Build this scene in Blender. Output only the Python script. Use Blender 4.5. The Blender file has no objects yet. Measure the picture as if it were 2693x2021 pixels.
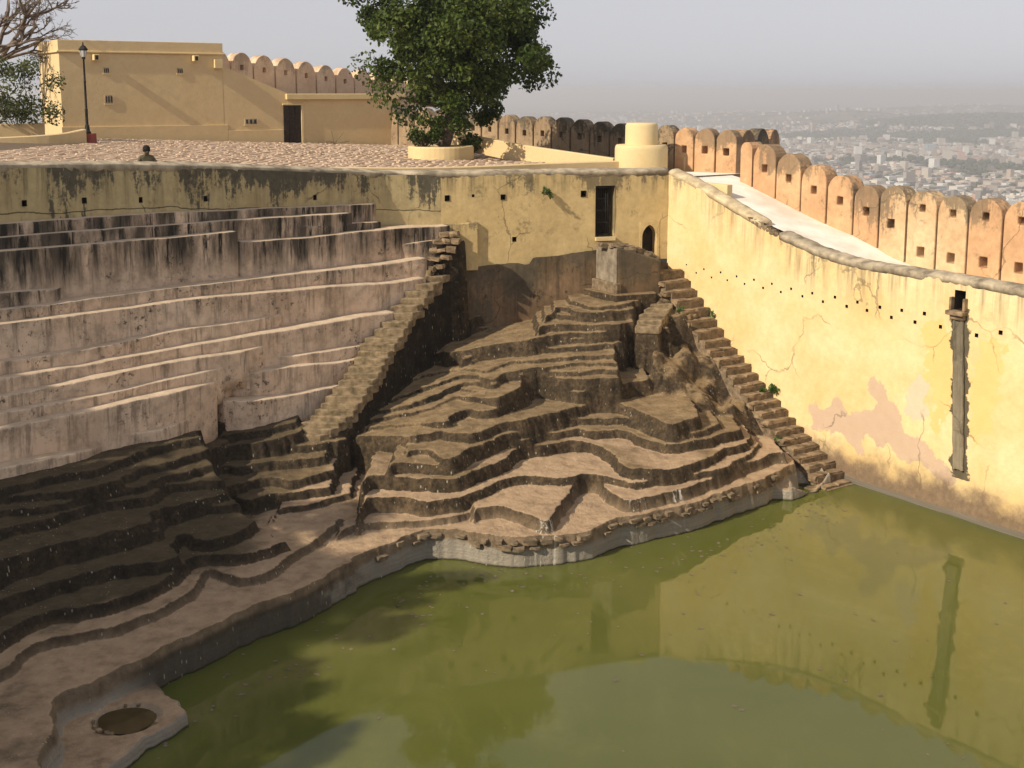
import bpy, bmesh, math, random
import numpy as np
from mathutils import Vector, Matrix
random.seed(7); rng = np.random.default_rng(11)
scene = bpy.context.scene
COL = scene.collection
# ---------------------------------------------------------------- camera
cam_d = bpy.data.cameras.new('camera'); cam = bpy.data.objects.new('camera', cam_d); COL.objects.link(cam)
cam.location = (0, 0, 10.9)
cam.rotation_euler = (math.radians(90 - 8.952), 0, 0)
cam_d.sensor_width = 36; cam_d.lens = 36 * 3263 / 2693
cam_d.shift_y = -(1010.5 - 757) / 2693
cam_d.clip_start = .1; cam_d.clip_end = 60000
scene.camera = cam
scene.render.engine = 'CYCLES'
scene.render.resolution_x, scene.render.resolution_y = 1024, 768
# ---------------------------------------------------------------- sky, sun, exposure
SUN_EL = math.radians(34)
SUN_H = Vector((-.80, -.60, 0)).normalized()
TO_SUN = Vector((SUN_H.x * math.cos(SUN_EL), SUN_H.y * math.cos(SUN_EL), math.sin(SUN_EL)))
world = bpy.data.worlds.new('World'); scene.world = world; world.use_nodes = True
wn = world.node_tree; wn.nodes.clear()
sky = wn.nodes.new('ShaderNodeTexSky'); sky.sky_type = 'NISHITA'; sky.sun_disc = False
sky.sun_elevation = SUN_EL; sky.sun_rotation = math.atan2(SUN_H.x, SUN_H.y)
sky.altitude = 0; sky.air_density = 1.0; sky.dust_density = 1.0; sky.ozone_density = 1.0
hs = wn.nodes.new('ShaderNodeHueSaturation'); hs.inputs['Saturation'].default_value = .2
bg = wn.nodes.new('ShaderNodeBackground'); bg.inputs['Strength'].default_value = .1
wo = wn.nodes.new('ShaderNodeOutputWorld')
wn.links.new(sky.outputs[0], hs.inputs['Color']); tn = wn.nodes.new('ShaderNodeMix'); tn.data_type = 'RGBA'; tn.blend_type = 'MULTIPLY'; tn.inputs[0].default_value = 1; tn.inputs[7].default_value = (.985, .975, 1.03, 1)
wn.links.new(hs.outputs[0], tn.inputs[6]); hzm = wn.nodes.new('ShaderNodeMix'); hzm.data_type = 'RGBA'; hzm.inputs[0].default_value = .72; hzm.inputs[7].default_value = (3.7, 3.7, 3.95, 1)   # even dust veil
wn.links.new(tn.outputs[2], hzm.inputs[6]); wn.links.new(hzm.outputs[2], bg.inputs['Color'])
wn.links.new(bg.outputs[0], wo.inputs['Surface'])
sun_d = bpy.data.lights.new('sun', 'SUN'); sun_d.energy = 3.7; sun_d.angle = math.radians(.6); sun_d.color = (1, .87, .68)
sun = bpy.data.objects.new('sun', sun_d); COL.objects.link(sun)
sun.rotation_euler = TO_SUN.to_track_quat('Z', 'Y').to_euler(); sun.location = TO_SUN * 60
vs = scene.view_settings
vs.view_transform = 'Standard'; vs.look = 'None'; vs.gamma = 1; vs.exposure = .55
try: vs.use_curve_mapping = False
except Exception: pass
# ---------------------------------------------------------------- helpers
def wloc(o):
    v = Vector((0, 0, 0))
    while o is not None:
        v = v + o.location; o = o.parent
    return v
def tag(o, label=None, cat=None, group=None, kind=None):
    for k, v in (('label', label), ('category', cat), ('group', group), ('kind', kind)):
        if v: o[k] = v
    return o
def thing(name, label, cat, loc=(0, 0, 0), group=None, kind=None, parent=None):
    o = bpy.data.objects.new(name, None); COL.objects.link(o); o.location = loc; o.empty_display_size = .2
    if parent: o.parent = parent
    return tag(o, label, cat, group, kind)
def mk(name, verts, faces, mat, parent=None, smooth=False, attrs=None, loc=None):
    """one mesh object from world-space vertices; under a parent they are stored relative to it"""
    me = bpy.data.meshes.new(name)
    v = np.asarray(verts, dtype=float).reshape(-1, 3)
    base = wloc(parent) if parent else Vector((0, 0, 0))
    if loc is not None: base = base + (Vector(loc) - base)
    me.from_pydata((v - np.array(base)).tolist(), [], faces if isinstance(faces, list) else faces.tolist())
    if mat: me.materials.append(mat)
    if smooth: me.polygons.foreach_set('use_smooth', [True] * len(me.polygons))
    if attrs:
        for k, a in attrs.items():
            at = me.attributes.new(k, 'FLOAT', 'POINT'); at.data.foreach_set('value', np.asarray(a, dtype=np.float32))
    me.update()
    o = bpy.data.objects.new(name, me); COL.objects.link(o)
    if parent: o.parent = parent
    if loc is not None: o.location = Vector(loc) - (wloc(parent) if parent else Vector((0, 0, 0)))
    return o
def fixn(o):
    bm = bmesh.new(); bm.from_mesh(o.data); bmesh.ops.recalc_face_normals(bm, faces=bm.faces); bm.to_mesh(o.data); bm.free(); return o
def bevel(o, w=.015, seg=2, ang=40):
    m = o.modifiers.new('bevel', 'BEVEL'); m.width = w; m.segments = seg; m.limit_method = 'ANGLE'; m.angle_limit = math.radians(ang); return o
CUBE_F = [(0, 3, 2, 1), (4, 5, 6, 7), (0, 1, 5, 4), (1, 2, 6, 5), (2, 3, 7, 6), (3, 0, 4, 7)]
def prism(poly, z0, z1):
    """vertical prism on a plan polygon (counter-clockwise); z0/z1 number or list"""
    n = len(poly)
    a = z0 if isinstance(z0, (list, tuple)) else [z0] * n
    b = z1 if isinstance(z1, (list, tuple)) else [z1] * n
    v = [(p[0], p[1], a[i]) for i, p in enumerate(poly)] + [(p[0], p[1], b[i]) for i, p in enumerate(poly)]
    f = [tuple(range(n))[::-1], tuple(range(n, 2 * n))] + [(i, (i + 1) % n, n + (i + 1) % n, n + i) for i in range(n)]
    return v, f
def obb(o, ax, ay, x0, x1, y0, y1, z0, z1):
    """box in a frame: origin o, plan axes ax, ay"""
    P = [(x0, y0), (x1, y0), (x1, y1), (x0, y1)]
    v = [(o[0] + ax[0] * x + ay[0] * y, o[1] + ax[1] * x + ay[1] * y, z) for z in (z0, z1) for x, y in P]
    return v, list(CUBE_F)
def join(parts):
    V, F = [], []
    for v, f in parts:
        k = len(V); V += list(v); F += [tuple(i + k for i in q) for q in f]
    return V, F
def catmull(P, step=.1):
    P = [np.array(p, float) for p in P]
    Q = [2 * P[0] - P[1]] + P + [2 * P[-1] - P[-2]]
    out = []
    for i in range(1, len(Q) - 2):
        n = max(1, int(np.linalg.norm(Q[i + 1] - Q[i]) / step))
        for k in range(n):
            t = k / n; a, b, c, d = Q[i - 1], Q[i], Q[i + 1], Q[i + 2]
            out.append(.5 * (2 * b + (c - a) * t + (2 * a - 5 * b + 4 * c - d) * t * t + (3 * b - a - 3 * c + d) * t ** 3))
    out.append(P[-1]); return np.array(out)
def tube(path, radii, n=6, cap=True):
    V, F = [], []
    P = [Vector(p) for p in path]
    up = Vector((.13, .07, 1)).normalized()
    for i, p in enumerate(P):
        d = (P[min(i + 1, len(P) - 1)] - P[max(i - 1, 0)]).normalized()
        a = d.cross(up)
        if a.length < 1e-3: a = d.cross(Vector((1, 0, 0)))
        a.normalize(); b = d.cross(a)
        for k in range(n):
            t = 2 * math.pi * k / n; V.append(tuple(p + (a * math.cos(t) + b * math.sin(t)) * radii[i]))
    for i in range(len(P) - 1):
        for k in range(n):
            F.append((i * n + k, i * n + (k + 1) % n, (i + 1) * n + (k + 1) % n, (i + 1) * n + k))
    if cap: F.append(tuple(range(n))[::-1]); F.append(tuple(range((len(P) - 1) * n, len(P) * n)))
    return V, F
def sweep(path, prof, cap=True, closed_prof=True):
    """profile (u to the left of travel, v up) along a 3-D path; returns verts, faces"""
    P = np.asarray(path, float); n = len(P); m = len(prof); V, F = [], []
    for i in range(n):
        d = P[min(i + 1, n - 1)] - P[max(i - 1, 0)]; d[2] = 0; d /= np.linalg.norm(d)
        l = np.array([-d[1], d[0], 0])
        for u, v in prof: V.append(tuple(P[i] + l * u + np.array([0, 0, v])))
    mm = m if closed_prof else m - 1
    for i in range(n - 1):
        for k in range(mm):
            a, b = i * m + k, i * m + (k + 1) % m
            F.append((a, b, b + m, a + m))
    if cap and closed_prof: F.append(tuple(range(m))[::-1]); F.append(tuple(range((n - 1) * m, n * m)))
    return V, F
def lathe(prof, c, n=24):
    V, F = [], []
    for r, z in prof:
        for k in range(n):
            t = 2 * math.pi * k / n; V.append((c[0] + r * math.cos(t), c[1] + r * math.sin(t), c[2] + z))
    for i in range(len(prof) - 1):
        for k in range(n): F.append((i * n + k, i * n + (k + 1) % n, (i + 1) * n + (k + 1) % n, (i + 1) * n + k))
    F.append(tuple(range(n))[::-1]); F.append(tuple(range((len(prof) - 1) * n, len(prof) * n)))
    return V, F
_perm = np.random.default_rng(3).random((256, 256))
def vnoise(x, y, seed=0):
    x = np.asarray(x, float) + seed * 17.31; y = np.asarray(y, float) + seed * 9.77
    xi = np.floor(x).astype(int); yi = np.floor(y).astype(int); fx = x - xi; fy = y - yi
    fx = fx * fx * (3 - 2 * fx); fy = fy * fy * (3 - 2 * fy)
    g = lambda i, j: _perm[i & 255, j & 255]
    return (g(xi, yi) * (1 - fx) + g(xi + 1, yi) * fx) * (1 - fy) + (g(xi, yi + 1) * (1 - fx) + g(xi + 1, yi + 1) * fx) * fy - .5
def fbm(x, y, oct=4, seed=0):
    s = 0; a = 1.; f = 1.
    for o in range(oct): s = s + a * vnoise(x * f, y * f, seed + o); a *= .5; f *= 2.03
    return s
# ---------------------------------------------------------------- node materials
class NB:
    def __init__(s, name):
        s.m = bpy.data.materials.new(name); s.m.use_nodes = True; s.t = s.m.node_tree; s.t.nodes.clear()
        s.out = s.n('ShaderNodeOutputMaterial'); s.b = s.n('ShaderNodeBsdfPrincipled'); s.l(s.b.outputs[0], s.out.inputs['Surface'])
        s.geo = s.n('ShaderNodeNewGeometry'); s.pos = s.geo.outputs['Position']
        s.b.inputs['Roughness'].default_value = .9; s.b.inputs['Specular IOR Level'].default_value = .25
    def n(s, t): return s.t.nodes.new(t)
    def l(s, a, b): s.t.links.new(a, b)
    def put(s, sock, v):
        if hasattr(v, 'links') or isinstance(v, bpy.types.NodeSocket): s.l(v, sock)
        elif isinstance(v, (tuple, list)) and len(v) == 3 and sock.type == 'RGBA': sock.default_value = (*v, 1)
        else: sock.default_value = v
    def noise(s, scale=1, detail=5, rough=.55, vec=None, sc3=None, dist=0):
        v = vec or s.pos
        if sc3:
            mp = s.n('ShaderNodeMapping'); mp.inputs['Scale'].default_value = sc3; s.l(v, mp.inputs[0]); v = mp.outputs[0]
        q = s.n('ShaderNodeTexNoise'); s.l(v, q.inputs['Vector']); q.inputs['Scale'].default_value = scale
        q.inputs['Detail'].default_value = detail; q.inputs['Roughness'].default_value = rough; q.inputs['Distortion'].default_value = dist
        return q.outputs[0]
    def voro(s, scale, sc3=None, feature='F1'):
        v = s.pos
        if sc3:
            mp = s.n('ShaderNodeMapping'); mp.inputs['Scale'].default_value = sc3; s.l(v, mp.inputs[0]); v = mp.outputs[0]
        q = s.n('ShaderNodeTexVoronoi'); q.feature = feature; s.l(v, q.inputs['Vector']); q.inputs['Scale'].default_value = scale
        return q
    def ramp(s, f, stops, interp='LINEAR'):
        r = s.n('ShaderNodeValToRGB'); r.color_ramp.interpolation = interp; e = r.color_ramp.elements
        while len(e) < len(stops): e.new(.5)
        for i, (p, c) in enumerate(stops):
            e[i].position = p; e[i].color = (c, c, c, 1) if not isinstance(c, (tuple, list)) else (*c, 1)
        s.l(f, r.inputs[0]); return r.outputs[0]
    def mix(s, f, a, b, blend='MIX'):
        q = s.n('ShaderNodeMix'); q.data_type = 'RGBA'; q.blend_type = blend
        s.put(q.inputs[0], f); s.put(q.inputs[6], a); s.put(q.inputs[7], b); return q.outputs[2]
    def math(s, op, a, b=None, c=None, clamp=False):
        q = s.n('ShaderNodeMath'); q.operation = op; q.use_clamp = clamp
        s.put(q.inputs[0], a)
        if b is not None: s.put(q.inputs[1], b)
        if c is not None: s.put(q.inputs[2], c)
        return q.outputs[0]
    def step(s, v, a, b):
        q = s.n('ShaderNodeMapRange'); q.interpolation_type = 'SMOOTHSTEP'; s.put(q.inputs[0], v)
        q.inputs[1].default_value = a; q.inputs[2].default_value = b
        if a > b: q.inputs[1].default_value = b; q.inputs[2].default_value = a; q.inputs[3].default_value = 1; q.inputs[4].default_value = 0
        return q.outputs[0]
    def attr(s, name):
        q = s.n('ShaderNodeAttribute'); q.attribute_name = name; return q.outputs['Fac']
    def sep(s, v):
        q = s.n('ShaderNodeSeparateXYZ'); s.l(v, q.inputs[0]); return q.outputs
    def bump(s, h, strength=.4, dist=.02, prev=None):
        q = s.n('ShaderNodeBump'); q.inputs['Strength'].default_value = strength; q.inputs['Distance'].default_value = dist
        s.l(h, q.inputs['Height'])
        if prev: s.l(prev, q.inputs['Normal'])
        s.l(q.outputs[0], s.b.inputs['Normal']); return q.outputs[0]
    def color(s, c): s.put(s.b.inputs['Base Color'], c); return s
def plaster(name, c1, c2, stain=(.05, .045, .035), streak=.8, slen=1.2, top_dark=0., base_h=None, patches=(), mott=.12, blot=.0, tshift=0., crack=False, net=.55):
    """old lime plaster: mottling, drip streaks below the rim (attribute dtop), optional damp base and peeled patches"""
    b = NB(name)
    col = b.mix(b.ramp(b.noise(.7, 6, .6), [(.35, 0), (.65, 1)]), c1, c2)
    col = b.mix(b.ramp(b.noise(5, 8, .65), [(.3, mott), (.7, 0)]), col, (.12, .09, .05))
    for att, pc, pc2 in patches:
        p = b.math('ADD', b.attr(att), b.math('MULTIPLY', b.math('SUBTRACT', b.noise(2.2, 6, .6), .5), 1.3))
        col = b.mix(b.step(p, .47, .53), col, b.mix(b.noise(4, 5), pc, pc2))
    vc = b.voro(.42, (1, 1, 1.25), 'DISTANCE_TO_EDGE'); vv_ = b.n('ShaderNodeVectorMath'); vv_.operation = 'ADD'
    nz3 = b.n('ShaderNodeTexNoise'); b.l(b.pos, nz3.inputs['Vector']); nz3.inputs['Scale'].default_value = 1.3; nz3.inputs['Detail'].default_value = 7
    b.l(b.pos, vv_.inputs[0]); b.l(nz3.outputs['Color'], vv_.inputs[1]); b.l(vv_.outputs[0], vc.inputs['Vector'])
    col = b.mix(b.math('MULTIPLY', b.math('MULTIPLY', b.step(vc.outputs['Distance'], .012, .004), b.ramp(b.noise(.5, 3), [(.48, 0), (.58, 1)])), net), col, stain)
    d = b.attr('dtop')
    fall = b.step(d, slen, 0)
    s1 = b.noise(1, 6, .62, sc3=(4.5, 4.5, .35)); s2 = b.noise(1, 6, .6, sc3=(13, 13, .8)); s3 = b.noise(.55, 4, .5)
    m = b.math('MULTIPLY', b.ramp(s1, [(.44, 0), (.64, 1)]), b.ramp(s2, [(.35, .25), (.6, 1)]))
    m = b.math('MULTIPLY', m, b.math('MULTIPLY', fall, b.ramp(s3, [(.35, .35), (.6, 1)])))
    col = b.mix(b.math('MULTIPLY', m, streak, clamp=True), col, stain)
    if top_dark:
        e = b.math('ADD', b.math('MULTIPLY', d, -.85), b.math('MULTIPLY', b.math('SUBTRACT', b.noise(1, 6, .62, sc3=(.5, .5, .3)), .5), 5.0))
        e = b.math('ADD', e, b.math('MULTIPLY', b.math('SUBTRACT', b.noise(1, 7, .68, sc3=(7, 7, .8)), .5), 2.2))
        e = b.math('ADD', e, b.math('MULTIPLY', b.math('SUBTRACT', b.noise(9, 6, .7), .5), 1.5))
        col = b.mix(b.math('MULTIPLY', b.step(e, -.45 + tshift, -.05 + tshift), top_dark), col, b.mix(b.noise(6, 6), stain, (.14, .125, .09)))
    if crack:
        cd = b.math('ABSOLUTE', b.math('SUBTRACT', d, b.math('ADD', b.math('MULTIPLY', b.noise(.6, 5), .35), .9)))
        col = b.mix(b.math('MULTIPLY', b.step(cd, .022, .008), .8), col, stain)
    if blot:
        q = b.math('MULTIPLY', b.ramp(b.noise(1.6, 8, .7), [(.56, 0), (.66, 1)]), b.ramp(b.noise(9, 5, .6), [(.4, 0), (.6, 1)]))
        col = b.mix(b.math('MULTIPLY', q, blot), col, stain)
    if base_h:
        z = b.sep(b.pos)[2]; zz = b.math('ADD', z, b.math('MULTIPLY', b.math('SUBTRACT', b.noise(1.4, 7, .65), .5), -1.3 * base_h))
        col = b.mix(b.math('MULTIPLY', b.step(zz, base_h, base_h * .35), .95), col, b.mix(b.noise(7, 7, .7), (.035, .03, .022), (.3, .2, .13)))
        col = b.mix(b.step(z, .2, .1), col, b.mix(b.noise(1, 5, sc3=(.6, .6, 22)), (.07, .062, .045), (.24, .21, .17)))
    b.color(col)
    b.bump(b.noise(14, 8, .7), .35, .02, b.bump(b.noise(1.5, 4), .3, .06))
    return b.m
def simple(name, c1, c2, scale=3, rough=.85, bump=.3, metal=0, detail=6):
    b = NB(name); b.color(b.mix(b.ramp(b.noise(scale, detail, .6), [(.35, 0), (.65, 1)]), c1, c2)); b.b.inputs['Roughness'].default_value = rough
    b.b.inputs['Metallic'].default_value = metal
    if bump: b.bump(b.noise(scale * 6, 6, .65), bump, .01)
    return b.m
M = {}
M['wall_left'] = plaster('plaster_olive', (.48, .37, .19), (.56, .45, .24), (.03, .027, .02), .9, 1.6, .95, blot=.45, tshift=-.05, crack=True, mott=.3)
M['wall_mid'] = plaster('plaster_ochre', (.57, .42, .195), (.63, .475, .235), (.07, .055, .03), .8, 1.0, .75, blot=.5, mott=.3, tshift=.15)
M['wall_right'] = plaster('plaster_cream', (.72, .515, .24), (.79, .62, .355), (.11, .09, .06), .9, 1.5, .6, base_h=1.25,
    patches=(('orange', (.69, .46, .175), (.73, .53, .235)), ('pink', (.49, .35, .245), (.57, .43, .31)), ('lilac', (.6, .46, .33), (.68, .55, .4)), ('drip', (.045, .04, .03), (.16, .13, .08))), mott=.16, tshift=.55)
M['bare'] = plaster('bare_masonry', (.12, .08, .047), (.30, .19, .11), (.02, .018, .014), .9, 3.0, .6, blot=.9, mott=.7, tshift=-.2)
M['house'] = plaster('house_paint', (.64, .48, .26), (.67, .51, .285), (.3, .2, .1), .1, .5, 0, mott=.1, net=.12)
M['trim'] = plaster('trim_paint', (.64, .49, .25), (.68, .53, .29), (.3, .22, .1), .1, .5, 0, mott=.08, net=0.)
M['merlon'] = plaster('merlon_plaster', (.52, .30, .16), (.64, .40, .22), (.075, .058, .04), .8, .8, .62, blot=.6, mott=.35, tshift=.05)
M['merlon_pale'] = plaster('merlon_peeled', (.56, .36, .2), (.68, .5, .3), (.07, .055, .04), .8, .8, .7, blot=.7, mott=.35, tshift=.1)
M['merlon_dark'] = plaster('merlon_weathered', (.30, .21, .13), (.40, .29, .18), (.035, .03, .024), 1., 1.8, .9, blot=.8, mott=.4)
M['merlon_peach'] = plaster('merlon_peach', (.64, .43, .28), (.74, .54, .37), (.12, .09, .06), .6, .5, .4, blot=.3, mott=.2, tshift=.2)
M['coping'] = simple('coping_stone', (.17, .14, .1), (.5, .42, .3), 2.2, .9, .6, detail=10)
M['stone'] = simple('old_stone', (.10, .078, .05), (.26, .19, .12), 6, .95, .8, detail=9)
M['stair'] = simple('stair_stone', (.085, .063, .038), (.31, .22, .133), 4, .95, .7, detail=9)
M['tread'] = simple('stair_tread_stone', (.10, .076, .043), (.30, .222, .135), 5, .95, .8, detail=9)
M['hole'] = simple('hole_dark', (.02, .015, .01), (.05, .035, .02), 6)
M['iron'] = simple('black_iron', (.012, .011, .01), (.03, .026, .022), 8, .6, .2, .3)
M['white'] = simple('limewash', (.62, .57, .48), (.82, .79, .72), .9, .9, .4, detail=10)
M['door'] = simple('dark_wood', (.02, .013, .009), (.045, .03, .02), 9, .6, .3)
M['red'] = simple('red_sandstone', (.25, .06, .045), (.33, .09, .07), 8, .9, .3)
M['soil'] = simple('soil', (.10, .07, .045), (.17, .125, .08), 7)
M['glass'] = simple('lamp_glass', (.5, .5, .48), (.6, .6, .58), 3, .15, 0)
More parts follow.
